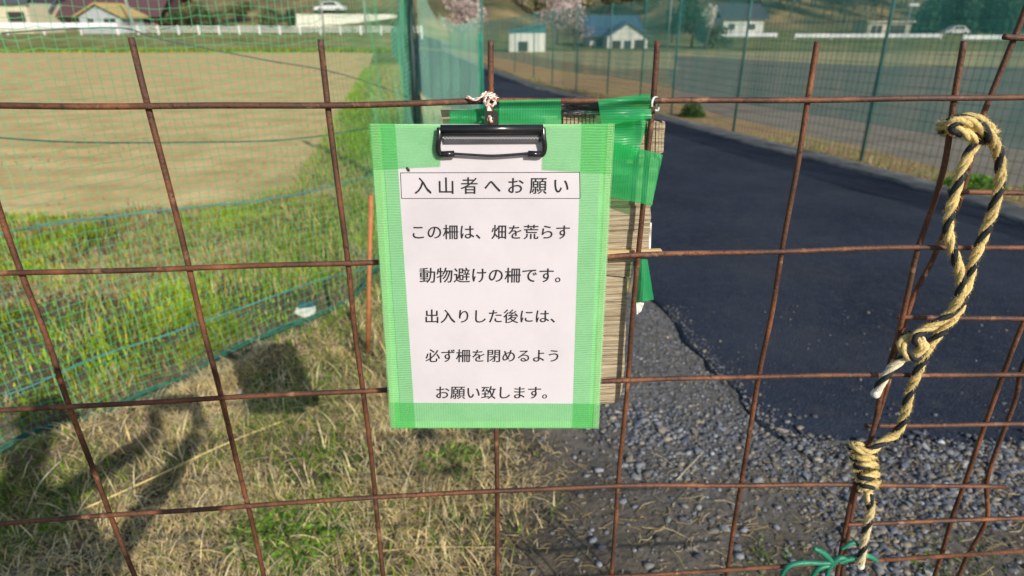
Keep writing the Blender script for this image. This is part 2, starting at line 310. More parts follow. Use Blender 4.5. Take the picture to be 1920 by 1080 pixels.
fieldgrid('verge_soil', [(4.25, 2.0), (4.15, 3.4), (3.95, 5.5), (3.15, 9), (1.8, 14.5), (0.25, 22), (-4.6, 56)], 2.0, 56, 40, M('verge_earth', [(0.19, 0.15, 0.09), (0.30, 0.20, 0.10), (0.24, 0.23, 0.10)], 0.9, 0.95, bmp=0.6, bdist=0.02, bscale=20, var=(18, 0.5), spec=0.1), 0.012, 'brown earth verge under the green fence')
fieldgrid('pale_grass_field', [(4, 27), (3, 34), (1.5, 44), (1, 56)], 27, 59, 130, M('pale_grass', [(0.30, 0.29, 0.12), (0.46, 0.38, 0.19), (0.20, 0.25, 0.10)], 0.25, 0.95, stretch=(0.3, 2, 1), var=(5, 0.5), spec=0.1), 0.022, 'pale yellow green meadow beyond the dark field')

# ------------------------------------------------------------------ grass, straw, stones
blade_m = M_attr('grass_blade', 0.6, trans=0.25)
def blades(name, X, Y, length, width, lean, C, seg=3, lift=0.0, **kw):
    n = len(X); az = RNG.random(n) * 2 * math.pi; L = length; W = width
    ld = np.stack([np.cos(az), np.sin(az)], 1); pd = np.stack([-ld[:, 1], ld[:, 0]], 1) ; Z0 = H(X, Y) + lift
    V = np.zeros((n, (seg + 1) * 2, 3), np.float32); ph = np.zeros(n); pos = np.stack([X, Y, Z0], 1)
    curl = lean * (0.6 + 0.8 * RNG.random(n))
    for k in range(seg + 1):
        t = k / seg; wv = W * (1 - 0.9 * t ** 1.5) / 2
        V[:, 2 * k, :2] = pos[:, :2] + pd * wv[:, None]; V[:, 2 * k + 1, :2] = pos[:, :2] - pd * wv[:, None]
        V[:, 2 * k, 2] = pos[:, 2]; V[:, 2 * k + 1, 2] = pos[:, 2]
        a = curl * (0.35 + 0.9 * (k + 0.5) / seg); st = (L / seg)
        pos = pos + np.stack([ld[:, 0] * np.sin(a) * st, ld[:, 1] * np.sin(a) * st, np.cos(a) * st], 1)
        pos[:, 2] = np.maximum(pos[:, 2], Z0 + 0.004)
    base = (np.arange(n) * (seg + 1) * 2)[:, None, None]
    q = np.array([[2 * k, 2 * k + 1, 2 * k + 3, 2 * k + 2] for k in range(seg)])[None]
    F = (base + q).reshape(-1, 4)
    tint = np.repeat(C, (seg + 1) * 2, axis=0)
    return np_mesh(name, V.reshape(-1, 3), F, blade_m, tint=tint, kind='stuff', **kw)
def scatter(n, x0, x1, y0, y1, keep):
    X = RNG.uniform(x0, x1, n); Y = RNG.uniform(y0, y1, n); k = keep(X, Y) > RNG.random(n); return X[k], Y[k]
def field_edge(Y): return np.interp(Y, [4.55, 4.75, 5.1, 5.5, 8, 27.3, 55], [-3.9, -2.7, -2.05, -1.85, -2.3, -5.9, -11.3])
def netside(X, Y): d, s = dist_poly(X, Y, NET_BASE); return d * s
STRAW = np.array([[0.70, 0.53, 0.23], [0.54, 0.41, 0.19], [0.80, 0.66, 0.36], [0.36, 0.27, 0.15], [0.45, 0.39, 0.25]])
GREEN = np.array([[0.16, 0.32, 0.02], [0.30, 0.47, 0.02], [0.42, 0.52, 0.03], [0.07, 0.17, 0.03], [0.50, 0.48, 0.05]])
def pick(P, n, sp=0.25): c = P[RNG.integers(0, len(P), n)]; return c * (1 + sp * (RNG.random((n, 1)) * 2 - 1))
# dry straw mat in the near left corner
def kd(X, Y): return sstep(0.16, -0.62, X + 0.35 * (vnoise(X, Y, 2.2, 3) - 0.5) + 0.06 * (Y - 1.5)) * (0.30 + 0.70 * sstep(0.32, 0.56, 0.6 * vnoise(X, Y, 3.1, 4) + 0.4 * vnoise(X, Y, 11, 14))) * sstep(-0.06, -0.24, netside(X, Y))
X, Y = scatter(210000, -2.3, 0.2, 0.95, 3.9, kd); n = len(X)
blades('dry_grass', X, Y, RNG.uniform(0.015, 0.075, n) * (0.5 + vnoise(X, Y, 6, 61)), RNG.uniform(0.0014, 0.0042, n), RNG.uniform(1.15, 2.1, n), np.where(RNG.random((n, 1)) < 0.08 + 0.40 * sstep(0.55, 0.75, vnoise(X, Y, 3.7, 41))[:, None], pick(GREEN[[0, 3, 1]], n) * 0.8, pick(STRAW, n) * (0.70 + 0.6 * vnoise(X, Y, 4.3, 42))[:, None]), label='matted dry straw-coloured grass in front of the net')
X, Y = scatter(3600, -2.0, 0.15, 0.95, 3.0, kd); n = len(X)
blades('fallen_straw', X, Y, RNG.uniform(0.06, 0.16, n), RNG.uniform(0.002, 0.0055, n), RNG.uniform(1.5, 2.5, n), pick(STRAW[[0, 2, 2, 4]], n) * 1.12, seg=5, label='longer bright curled straw blades lying over the matted grass')
X, Y = scatter(700, -2.0, 0.6, 0.95, 2.6, kd); n = len(X)
blades('dead_leaves', X, Y, RNG.uniform(0.02, 0.045, n), RNG.uniform(0.010, 0.02, n), RNG.uniform(1.2, 1.9, n), pick(np.array([[.22, .12, .07], [.32, .25, .2], [.16, .09, .06], [.4, .33, .27]]), n), seg=3, label='small brown and grey dead leaves in the dry grass')
# green clumps among the straw
def kg(X, Y): return sstep(0.22, -0.2, X + 0.3 * (vnoise(X, Y, 2.2, 3) - 0.5)) * sstep(0.52, 0.70, vnoise(X, Y, 2.6, 6)) * sstep(0.1, -0.1, netside(X, Y))
X, Y = scatter(60000, -2.6, 0.5, 0.75, 5.0, kg); n = len(X)
blades('short_grass', X, Y, RNG.uniform(0.02, 0.06, n), RNG.uniform(0.002, 0.004, n), RNG.uniform(0.3, 1.4, n), pick(GREEN[[0, 3, 0, 1]], n) * 0.85, label='short dark green grass growing through the straw')
# bright green bank behind the net up to the field
def kb(X, Y):
    return sstep(0.03, 0.14, netside(X, Y)) * sstep(0.02, -0.12, Y - np.interp(X, [-30, -3.9, -2.7, -2.05, -1.85], [4.6, 4.6, 4.8, 5.1, 5.5])) * (0.25 + 0.75 * sstep(0.33, 0.5, 0.5 * vnoise(X, Y, 1.5, 8) + 0.5 * vnoise(X, Y, 6.3, 55)))
X, Y = scatter(190000, -4.6, -0.7, 1.2, 5.6, kb); n = len(X)
gb = np.zeros(len(X))
for gx_, gy_, gr_ in ((110, 470, .45), (20, 640, .40), (300, 610, .42), (440, 560, .40), (560, 500, .35), (640, 430, .6), (220, 660, .25), (60, 720, .3), (450, 425, .35), (20, 420, .4)):
    c = ground(gx_, gy_); gb = np.maximum(gb, np.exp(-(((X - c.x) ** 2 + ((Y - c.y) * 0.9) ** 2) / gr_ ** 2) * 1.2))
c = ground(260, 468); gb -= 0.6 * np.exp(-((X - c.x) ** 2 / .5 + (Y - c.y) ** 2 / .12))
g = sstep(0.22, 0.52, gb * 0.95 + 0.45 * (vnoise(X, Y, 5, 9) - 0.5) + 0.12)[:, None]
isg = RNG.random((n, 1)) < 0.08 + 0.84 * g * (0.55 + 0.45 * sstep(0.35, 0.5, vnoise(X, Y, 4.1, 51))[:, None]); vb = 0.45 + 0.95 * (0.55 * vnoise(X, Y, 3.3, 52) + 0.45 * vnoise(X, Y, 9.1, 53)); vl = (0.45 + 1.3 * vnoise(X, Y, 5.7, 54) ** 1.5)
blades('bank_grass', X, Y, RNG.uniform(0.02, 0.085, n) * vl, RNG.uniform(0.003, 0.010, n), RNG.uniform(0.3, 1.4, n), np.where(isg, pick(GREEN[[1, 2, 0, 4, 1]], n), pick(STRAW[[0, 1, 4, 3]], n) * 0.95) * vb[:, None] * 0.92, label='bright green and straw grass bank between the net and the field')
X, Y = scatter(9000, -14, -1.9, 4.8, 22, lambda x, y: (x < field_edge(y) - 0.15) * sstep(0.45, 0.75, vnoise(x, y, 1.1, 60)) * np.clip(8 / y, 0, 1)); n = len(X)
blades('field_stubble', X, Y, RNG.uniform(0.03, 0.08, n), RNG.uniform(0.006, 0.014, n), RNG.uniform(0.8, 1.7, n), pick(STRAW[[0, 1, 3]], n) * 0.7, seg=2, lift=0.03, label='sparse stubble and crumbs on the tan field')
# strip between field and road
def ks(X, Y):
    rl = np.interp(Y, [p[1] for p in ROAD_L], [p[0] for p in ROAD_L]); return ((X > field_edge(Y) - 0.12) & (X < rl - 0.1) & (netside(X, Y) > -9)) * 1.0
X, Y = scatter(60000, -2.6, 0.7, 3.2, 9.5, ks); X2, Y2 = scatter(90000, -6, 0.3, 9.5, 30, ks); X = np.r_[X, X2]; Y = np.r_[Y, Y2]; n = len(X)
gg = sstep(0.35, 0.55, vnoise(X, Y, 0.9, 11))[:, None]
rl = np.interp(Y, [p[1] for p in ROAD_L], [p[0] for p in ROAD_L]); near_road = sstep(1.6, 0.6, rl - X)[:, None]
isg = RNG.random((n, 1)) < (0.55 + 0.42 * gg) * (1 - 0.7 * near_road); sc = np.clip(Y / 6, 1, 3)
blades('path_grass', X, Y, RNG.uniform(0.04, 0.11, n) * sc ** 0.5, RNG.uniform(0.003, 0.007, n) * sc, RNG.uniform(0.3, 1.2, n), np.where(isg, pick(GREEN[[0, 1, 1, 2, 3]], n), pick(STRAW[[0, 1, 4]], n)), label='green grass strip running between the brown field and the road')
# far field rims and verge weeds
X, Y = scatter(16000, -60, -9, 54.5, 60, lambda x, y: np.ones_like(x) * 1.0); n = len(X)
blades('field_rim_grass', X, Y, RNG.uniform(0.15, 0.4, n), RNG.uniform(0.05, 0.1, n), RNG.uniform(0.3, 1.2, n), pick(GREEN[[0, 1, 3, 4]], n) * 0.8, label='green grass rim at the far edge of the brown field')
def kv(X, Y):
    kr = np.interp(Y, [p[1] for p in ROAD_R], [p[0] for p in ROAD_R]) + 0.42; return ((X > kr - 0.16) & (X < kr + 0.5)) * sstep(0.45, 0.7, vnoise(X, Y, 0.9, 12))
X, Y = scatter(60000, -2, 5.5, 2.5, 24, kv); n = len(X)
blades('verge_grass', X, Y, RNG.uniform(0.03, 0.12, n), RNG.uniform(0.004, 0.010, n), RNG.uniform(0.3, 1.3, n), np.where(RNG.random((n, 1)) < 0.55, pick(GREEN[[0, 3, 1]], n) * 0.7, pick(STRAW, n) * 0.8), label='sparse weeds along the kerb below the green fence')

# gravel
stone_m = M_attr('stone', 0.9, spec=0.2)
def stone_mesh(seed):
    r = random.Random(seed); import bmesh
    bm = bmesh.new(); bmesh.ops.create_icosphere(bm, subdivisions=1, radius=1)
    for v in bm.verts: v.co *= r.uniform(0.55, 1.25); v.co.z = max(-0.45, min(0.35, v.co.z * 0.6))
    me = bpy.data.meshes.new('stone'); bm.to_mesh(me); bm.free(); return me
def road_in(X, Y): return (X > np.interp(Y, [p[1] for p in ROAD_L], [p[0] for p in ROAD_L])) & (Y > 1.74)
def grav_density(X, Y):
    d = sstep(0.10, 0.5, X + 0.3 * (vnoise(X, Y, 2, 20) - 0.5)) * sstep(-0.05, 0.14, Y - (1.66 - 0.26 * (X - 0.25)) + 0.35 * (vnoise(X, Y, 3, 21) - 0.5)) * (0.35 + 0.65 * sstep(0.35, 0.6, vnoise(X, Y, 5, 23))) * (1 - 0.6 * sstep(1.95, 2.3, Y))
    rl_ = np.interp(Y, [p[1] for p in ROAD_L], [p[0] for p in ROAD_L]); e = sstep(-0.05, 0.35, X) * (0.07 + 0.75 * np.exp(-((X - rl_ + 0.0) / 0.13) ** 2))
    return np.maximum(d, e) * (1 - road_in(X, Y) * (0.975 - 0.5 * np.exp(-((X - np.interp(Y, [p[1] for p in ROAD_L], [p[0] for p in ROAD_L])) / 0.07) ** 2)) * sstep(1.70, 1.90, Y + 0.2 * (vnoise(X, Y, 4, 22) - 0.5)))
protos = []
for i in range(8):
    me = stone_mesh(i); protos.append(np.array([v.co[:] for v in me.vertices]))
    if i == 0: TRI = np.array([p.vertices[:] for p in me.polygons])
X, Y = scatter(130000, -0.2, 2.6, 0.9, 3.0, grav_density); n = min(len(X), 36000); X, Y = X[:n], Y[:n]
sz = RNG.lognormal(math.log(0.0042), 0.60, n).clip(0.0014, 0.015) * (1 - 0.4 * sstep(1.9, 2.2, Y))
rot = RNG.random(n) * 6.28; P = np.stack([protos[i] for i in RNG.integers(0, 8, n)]); P = P * (sz[:, None, None] * RNG.uniform(0.7, 1.3, (n, 1, 3)))
c_, s_ = np.cos(rot)[:, None], np.sin(rot)[:, None]
PX = P[..., 0] * c_ - P[..., 1] * s_ + X[:, None]; PY = P[..., 0] * s_ + P[..., 1] * c_ + Y[:, None]
PZ = P[..., 2] + (H(X, Y) + 0.2 * sz + np.where(road_in(X, Y), 0.010, 0))[:, None]
STC = np.array([[0.105, 0.112, 0.13], [0.15, 0.16, 0.18], [0.21, 0.215, 0.225], [0.085, 0.088, 0.10], [0.22, 0.19, 0.145], [0.16, 0.15, 0.135]])
nvp = P.shape[1]
cc = STC[RNG.integers(0, 6, n)] * RNG.uniform(0.65, 1.35, (n, 1)) * np.where(RNG.random((n, 1)) < 0.03, 1.7, 1)
np_mesh('gravel', np.stack([PX, PY, PZ], -1).reshape(-1, 3), (np.arange(n)[:, None, None] * nvp + TRI[None]).reshape(-1, 3), stone_m, tint=np.repeat(cc, nvp, 0), kind='stuff', label='loose blue-grey gravel spread where the asphalt ends')

bed = terrain
smats = [M('stone_%s' % k, [tuple(x * 0.7 for x in c), tuple(c), tuple(min(1, x * 1.35) for x in c)], 60, 0.9, bmp=0.5, bscale=150, spec=0.2) for k, c in (('slate', (0.11, 0.125, 0.16)), ('grey', (0.18, 0.20, 0.23)), ('tan', (0.22, 0.19, 0.15)), ('pale', (0.33, 0.33, 0.325)))]
smesh = []
for i in range(10):
    me = stone_mesh(i + 20); me.materials.append(smats[(0, 1, 0, 1, 2, 0, 1, 3, 1, 2)[i]]); smesh.append(me)
X, Y = scatter(1500, 0.3, 2.3, 1.2, 2.05, grav_density); k = 0
for x, y in list(zip(X, Y))[:290]:
    o = bpy.data.objects.new('stone', smesh[k % 10]); COL.objects.link(o); o.parent = bed; r = 0.0075 + 0.011 * random.random() ** 2
    if random.random() < 0.07: r *= 1.5
    o.scale = (r * random.uniform(0.9, 1.5), r * random.uniform(0.7, 1.1), r * random.uniform(0.7, 1)); o.rotation_euler = (random.uniform(-.3, .3), random.uniform(-.3, .3), random.uniform(0, 6.3))
    o.location = (x, y, h1(x, y) + r * 0.25 + (0.010 if road_in(np.array(x), np.array(y)) else 0.003)); k += 1
# straw bits lying on the soil
X, Y = scatter(2600, -0.5, 2.4, 0.85, 1.75, lambda x, y: np.ones_like(x) * 0.8); mb = MB()
for x, y in zip(X, Y):
    a = random.uniform(0, 6.3); L = random.choice([0.012, 0.02, 0.03, 0.05, 0.07]) * random.uniform(0.6, 1.2); z = h1(x, y) + 0.004
    c = Vector((math.cos(a), math.sin(a), random.uniform(-.05, .25))) * L; mid = Vector((x, y, z)) + c * 0.5 + Vector((-c.y, c.x, 0)) * random.uniform(-.25, .25)
    t = tuple(STRAW[random.randrange(5)] * random.uniform(0.45, 1.0)); mb.tube([(x, y, z), mid, Vector((x, y, z)) + c], 0.0009, 4, tints=[t] * 3)
mb.build('straw_litter', blade_m, kind='stuff', label='short bits of dry straw scattered on the bare soil')
# small tufts on bare soil
def kt(X, Y): return sstep(0.66, 0.8, vnoise(X, Y, 4.5, 30)) * sstep(1.5, 1.1, X)
X, Y = scatter(9000, -0.2, 1.8, 0.85, 1.6, kt); n = len(X)
blades('soil_weeds', X, Y, RNG.uniform(0.008, 0.03, n), RNG.uniform(0.002, 0.004, n), RNG.uniform(0.5, 1.5, n), pick(GREEN[[0, 3]], n) * 0.7, label='tiny dark green weeds sprouting from bare soil beyond the gate')
# low clover-like plants bottom left of centre
def clump(name, px, py, rad, n, label, size=(0.006, 0.012), cols=GREEN[[0, 3, 0]], hh=0.035):
    c = ground(px, py); root = MB(); mb = MB()
    for i in range(n):
        a = random.uniform(0, 6.3); r = rad * math.sqrt(random.random()); x, y = c.x + r * math.cos(a), c.y + r * 0.8 * math.sin(a)
        z = h1(x, y) + random.uniform(0.1, 1.0) * hh * (1.1 - (r / rad) ** 2); s = random.uniform(*size); t = tuple(cols[random.randrange(len(cols))] * random.uniform(0.7, 1.3))
        nrm = Vector((random.uniform(-.7, .7), random.uniform(-.7, .7), 1)).normalized(); u = nrm.orthogonal().normalized(); v = nrm.cross(u); p = Vector((x, y, z)); a2 = random.uniform(0, 6.3); u, v = u * math.cos(a2) + v * math.sin(a2), v * math.cos(a2) - u * math.sin(a2)
        mb.add([p - u * s, p - v * s * .45 + nrm * s * .1, p + u * s, p + v * s * .45 + nrm * s * .1], [(0, 1, 2, 3)], t)
    return mb.build(name, blade_m, label=label, cat='plant')
clump('low_weed', 545, 1000, 0.20, 2200, 'low dense dark green weed at the bottom left between two wires')
clump('low_weed', 850, 860, 0.13, 420, 'small spiky green weed just below the clipboard bottom edge')
clump('kerb_bush', 1297, 220, 0.22, 900, 'round dark green bush on the kerb under the fence', (0.02, 0.045), cols=GREEN[[3, 3, 0]] * 0.6, hh=0.30)
clump('roadside_bush', 1820, 352, 0.30, 1300, 'spreading dark green weeds beside the kerb behind the knotted rope', (0.015, 0.03), hh=0.12)

# long straw stalks
def stalk(pts, r, label, mat):
    P = [ground(x, y) + Vector((0, 0, dz)) for x, y, dz in pts]; return MB().tube(smoothpath(P, 5), r, 6).build('straw_stalk', mat, smooth=True, label=label, cat='straw')
strawm = M('straw', [(0.55, 0.42, 0.16), (0.72, 0.58, 0.28)], 30, 0.6); straw2 = M('grey_straw', [(0.42, 0.37, 0.27), (0.56, 0.50, 0.38)], 30, 0.7)
stalk([(148, 965, .012), (300, 900, .02), (440, 835, .022), (590, 772, .012)], 0.0032, 'long yellow straw stalk lying across the grass at lower left', strawm)
stalk([(690, 1040, .008), (800, 1032, .012), (930, 1030, .008)], 0.0016, 'thin pale stalk lying flat near the bottom centre', strawm)
stalk([(50, 970, .01), (80, 920, .03), (120, 870, .02)], 0.0022, 'grey bent stalk leaning in the grass at far lower left', straw2)
stalk([(1268, 903, .006), (1318, 852, .012)], 0.0016, 'short grey straw on the gravel right of the clipboard', straw2)

# ------------------------------------------------------------------ the gate panel and the fence panel beside it
rust, nt, b = nodes('rusted_steel')
c = ramp(nt, noise(nt, 22, 6), [(0.055, 0.024, 0.014), (0.135, 0.052, 0.025), (0.28, 0.105, 0.042)], 0.34, 0.72)
c = mixc(nt, ramp(nt, noise(nt, 6, 4), [(0, 0, 0), (0.7, 0.7, 0.7)], 0.50, 0.66), c, (0.085, 0.045, 0.03))
c = mixc(nt, ramp(nt, noise(nt, 260, 4), [(0, 0, 0), (1, 1, 1)], 0.56, 0.68), c, (0.035, 0.016, 0.012))
c = mixc(nt, ramp(nt, noise(nt, 45, 5), [(0, 0, 0), (0.7, 0.7, 0.7)], 0.60, 0.74), c, (0.42, 0.24, 0.13))
nt.links.new(c, b.inputs['Base Color']); b.inputs['Roughness'].default_value = 0.55; b.inputs['Specular IOR Level'].default_value = 0.4
bump(nt, b, noise(nt, 330, 6), 0.9, 0.0012)
def wire(pts, back, r=0.0028, n=10):
    P = smoothpath([gate(x, y, back) for x, y in pts], 6)
    out = [P[0]]
    for a, q in zip(P[:-1], P[1:]):
        k = max(1, int((q - a).length / 0.02))
        for j in range(1, k + 1): out.append(a.lerp(q, j / k))
    out = [p + Vector((0.0004 * math.sin(31 * p.z + 17 * p.x), 0, 0.0004 * math.sin(29 * p.x + 3))) for p in out]
    return MB().tube(out, r * random.uniform(0.96, 1.04), n)
def low(px, py, px2, py2, back):                    # carry a wire on down to near the ground
    a = gate(px, py, back); c = gate(px2, py2, back); d = (c - a).normalized(); t = (0.09 - a.z) / d.z; return a + d * t
g = thing('wire_gate', gate(930, 1400), 'rusty welded wire gate panel carrying the green-taped clipboard', 'gate')
VB = 0.0054
verts = [[(-45, 250), (0, 395), (40, 512), (95, 655), (131, 763), (207, 966), (255, 1085)], [(246, 70), (278, 199), (320, 365), (355, 503), (385, 630), (415, 746), (465, 949), (496, 1085)],
         [(600, 73), (614, 197), (636, 360), (652, 493), (664, 610), (681, 733), (704, 932), (718, 1085)], [(921, 76), (921, 190), (925, 480), (930, 725), (932, 921), (933, 1085)],
         [(1232, 77), (1225, 189), (1211, 330), (1196, 478), (1186, 600), (1177, 713), (1159, 911), (1146, 1085)], [(1533, 77), (1514, 187), (1492, 330), (1466, 471), (1446, 590), (1423, 706), (1389, 910), (1361, 1085)],
         [(1808, 77), (1790, 184), (1768, 320), (1722, 464), (1706, 535), (1686, 620), (1652, 735), (1637, 810), (1601, 915), (1585, 990), (1569, 1085)]]
for v in verts:
    e = gate(v[-1][0], v[-1][1], VB); mb = wire(v, VB)
    mb2 = MB().tube([e, low(*v[-2], *v[-1], VB)], 0.0028, 10); mb.add(mb2.v, mb2.f); mb.build('vertical_wire', rust, g, smooth=True)
rows = [[(-60, 198), (278, 199), (614, 197), (780, 194), (918, 190), (1100, 188), (1227, 189), (1515, 187), (1792, 184), (1990, 180)],
        [(-60, 515), (40, 512), (355, 503), (652, 493), (900, 487), (1100, 484), (1198, 478), (1466, 471), (1721, 464), (1990, 465)],
        [(-60, 772), (131, 763), (415, 746), (681, 733), (930, 722), (1178, 713), (1423, 706), (1660, 703), (1990, 703)],
        [(-60, 986), (207, 966), (465, 949), (704, 932), (932, 921), (1159, 911), (1389, 910), (1605, 909), (1885, 913)]]
for v in rows: wire(v, 0).build('horizontal_wire', rust, g, smooth=True)
for k in range(1, 6):                                # the rows below the picture, down to the ground
    z = gate(960, 930).z - 0.15 * k
    if z > 0.06: MB().tube([GO + GU * -1.2 + Vector((0, 0, z - GO.z)), GO + GU * 0.72 + Vector((0, 0, z - GO.z + 0.01))], 0.0028, 8).build('horizontal_wire', rust, g, smooth=True)
import itertools
def seg_x(A, B):
    for (a, b_), (c, d) in itertools.product(zip(A[:-1], A[1:]), zip(B[:-1], B[1:])):
        den = (b_[0] - a[0]) * (d[1] - c[1]) - (b_[1] - a[1]) * (d[0] - c[0])
        if abs(den) < 1e-9: continue
        t = ((c[0] - a[0]) * (d[1] - c[1]) - (c[1] - a[1]) * (d[0] - c[0])) / den; u = ((c[0] - a[0]) * (b_[1] - a[1]) - (c[1] - a[1]) * (b_[0] - a[0])) / den
        if 0 <= t <= 1 and 0 <= u <= 1: return (a[0] + (b_[0] - a[0]) * t, a[1] + (b_[1] - a[1]) * t)
for v in verts:
    for h_ in rows:
        q = seg_x(v, h_)
        if q: c = gate(q[0], q[1], VB / 2); MB().tube([c - GU * .0030, c, c + GU * .0030], [.0016, .0036, .0016], 8).build('weld', rust, g, smooth=True)
g2 = thing('wire_fence_panel', gate(1760, 1400, 0.02), 'rusty wire fence panel at the right edge, tied to the gate by the rope', 'fence')
B2 = 0.016
v2 = [[(1950, -60), (1920, 22), (1872, 145), (1837, 235), (1815, 320), (1795, 385), (1765, 448), (1745, 495), (1718, 545), (1698, 600), (1680, 655), (1664, 720), (1648, 775), (1625, 850), (1603, 930), (1590, 1000), (1578, 1085)],
      [(1990, 450), (1955, 520), (1920, 602), (1880, 705), (1845, 800), (1812, 900), (1787, 965), (1765, 1040), (1751, 1085)],
      [(1990, 560), (1920, 682), (1905, 745), (1880, 812), (1862, 862), (1850, 908), (1852, 965), (1838, 1000), (1812, 1045), (1796, 1085)]]
for i, v in enumerate(v2):
    e = gate(*v[-1], B2 + VB); mb = wire(v, B2 + VB); q = MB().tube([e, low(*v[-2], *v[-1], B2 + VB)], 0.0028, 8); mb.add(q.v, q.f); mb.build('vertical_wire', rust, g2, smooth=True)
for v in ([(1882, 68), (1930, 71), (2100, 78)], [(1779, 358), (1850, 360), (2050, 365)], [(1684, 594), (1800, 596), (2050, 600)], [(1623, 798), (1800, 797), (2050, 792)], [(1578, 984), (1700, 979), (1840, 974), (2050, 966)]):
    wire(v, B2).build('horizontal_wire', rust, g2, smooth=True)
for k in range(1, 5):
    p = gate(1578, 984, B2); MB().tube([p + Vector((0, 0, -.15 * k)), p + GU * 0.6 + Vector((0, 0, -.15 * k))], 0.0028, 8).build('horizontal_wire', rust, g2, smooth=True)

# ------------------------------------------------------------------ clipboard
BT, BSL = gate(922, 231, -0.010), 0.030 / 0.322      # hangs from the top and stands out at the bottom
BV = (Vector((0, 0, -1)) - GN * BSL).normalized(); BN = GU.cross(BV).normalized()
if BN.y > 0: BN = -BN                                # BN points at the camera
def brd(px, py, front=0.0):
    d = ray(px, py); o = Vector((0, 0, CAMZ)); p0 = BT + BN * front; return o + d * ((p0 - o).dot(BN) / d.dot(BN))
def slab(mb, pts, thick, front):                     # outline traced on the board's plane, with thickness behind it
    return mb.prism([brd(x, y, front) for x, y in pts], -BN * thick)
cb = thing('clipboard', brd(928, 803), 'green-taped clipboard with black clip holding a white Japanese notice', 'clipboard')
backm = M('board_plastic', [(0.56, 0.62, 0.50), (0.62, 0.67, 0.54)], 20, 0.4)
slab(MB(), [(694, 233), (1150, 233), (1121, 802), (734, 802)], 0.0035, -0.0006).build('backing_board', backm, cb)
paperm = M('paper', [(0.51, 0.475, 0.495), (0.56, 0.525, 0.55), (0.575, 0.54, 0.565)], 9, 0.75, spec=0.2, bmp=0.35, bdist=0.0012, bscale=14)
paper = slab(MB(), [(716, 240), (1128, 240), (1104, 790), (752, 790)], 0.0003, 0.0002).build('paper_sheet', paperm, cb)
tapeh = M_tape('green_tape_ribs_across', (0.66, 0.97, 0.69), (0.26, 0.62, 0.30), k=0.26, axis=1, ribs=400); tapev = M_tape('green_tape_ribs_down', (0.66, 0.97, 0.69), (0.26, 0.62, 0.30), k=0.26, axis=0, ribs=400); tapeb = M_tape('green_tape_body', (0.32, 0.92, 0.48), (0.05, 0.56, 0.19), k=0.52, axis=0, ribs=420, bs=0.2, spread=0.25); tapec = M_tape('green_tape_body_cross', (0.32, 0.92, 0.48), (0.05, 0.58, 0.20), k=0.52, axis=1, ribs=420, bs=0.2, spread=0.25)
tapet = M_tape('pale_tape', (0.95, 0.99, 0.90), (0.62, 0.72, 0.50), k=0.22, axis=1, ribs=420)
def sheet(name, quad, mat, parent, front, fn=None, nx=14, ny=14, warp=0.0, curl=None, **kw):
    fn = fn or brd; mb = MB(); vs = []; uv = []
    (a, b_, c, d) = [Vector((*p, 0)) for p in quad]
    for j in range(ny + 1):
        for i in range(nx + 1):
            u, v = i / nx, j / ny; p = a.lerp(b_, u).lerp(d.lerp(c, u), v); off = front + warp * (math.sin(5 * u + 3 * v + len(name)) + math.sin(9 * v - 4 * u)) + (curl(u, v) if curl else 0)
            q = fn(p.x, p.y, off); vs.append(q); uv.append(((q - BT).dot(GU), -(q.z - BT.z)))
    mb.add(vs, [(j * (nx + 1) + i, j * (nx + 1) + i + 1, (j + 1) * (nx + 1) + i + 1, (j + 1) * (nx + 1) + i) for j in range(ny) for i in range(nx)]); mb.uv = uv
    return mb.build(name, mat, parent, smooth=True, **kw)
W = 0.00005
sheet('side_tape', [(692, 231), (741, 231), (779, 803), (731, 803)], tapeh, cb, 0.0008, warp=W)
sheet('side_tape', [(1091, 231), (1152, 231), (1122, 803), (1073, 803)], tapeh, cb, 0.0008, warp=W)
sheet('bottom_tape', [(729, 755), (1126, 757), (1123, 804), (733, 804)], tapev, cb, 0.0014, warp=W)
sheet('top_tape', [(691, 231), (828, 233), (826, 312), (698, 318)], tapeh, cb, 0.0020, warp=W)
sheet('top_tape', [(1020, 233), (1153, 231), (1147, 326), (1017, 318)], tapeh, cb, 0.0020, warp=W)
sheet('edge_tape', [(695, 231), (712, 231), (741, 803), (731, 803)], tapet, cb, 0.0026, warp=W)
sheet('edge_tape', [(1140, 231), (1153, 231), (1123, 803), (1112, 803)], tapet, cb, 0.0026, warp=W)
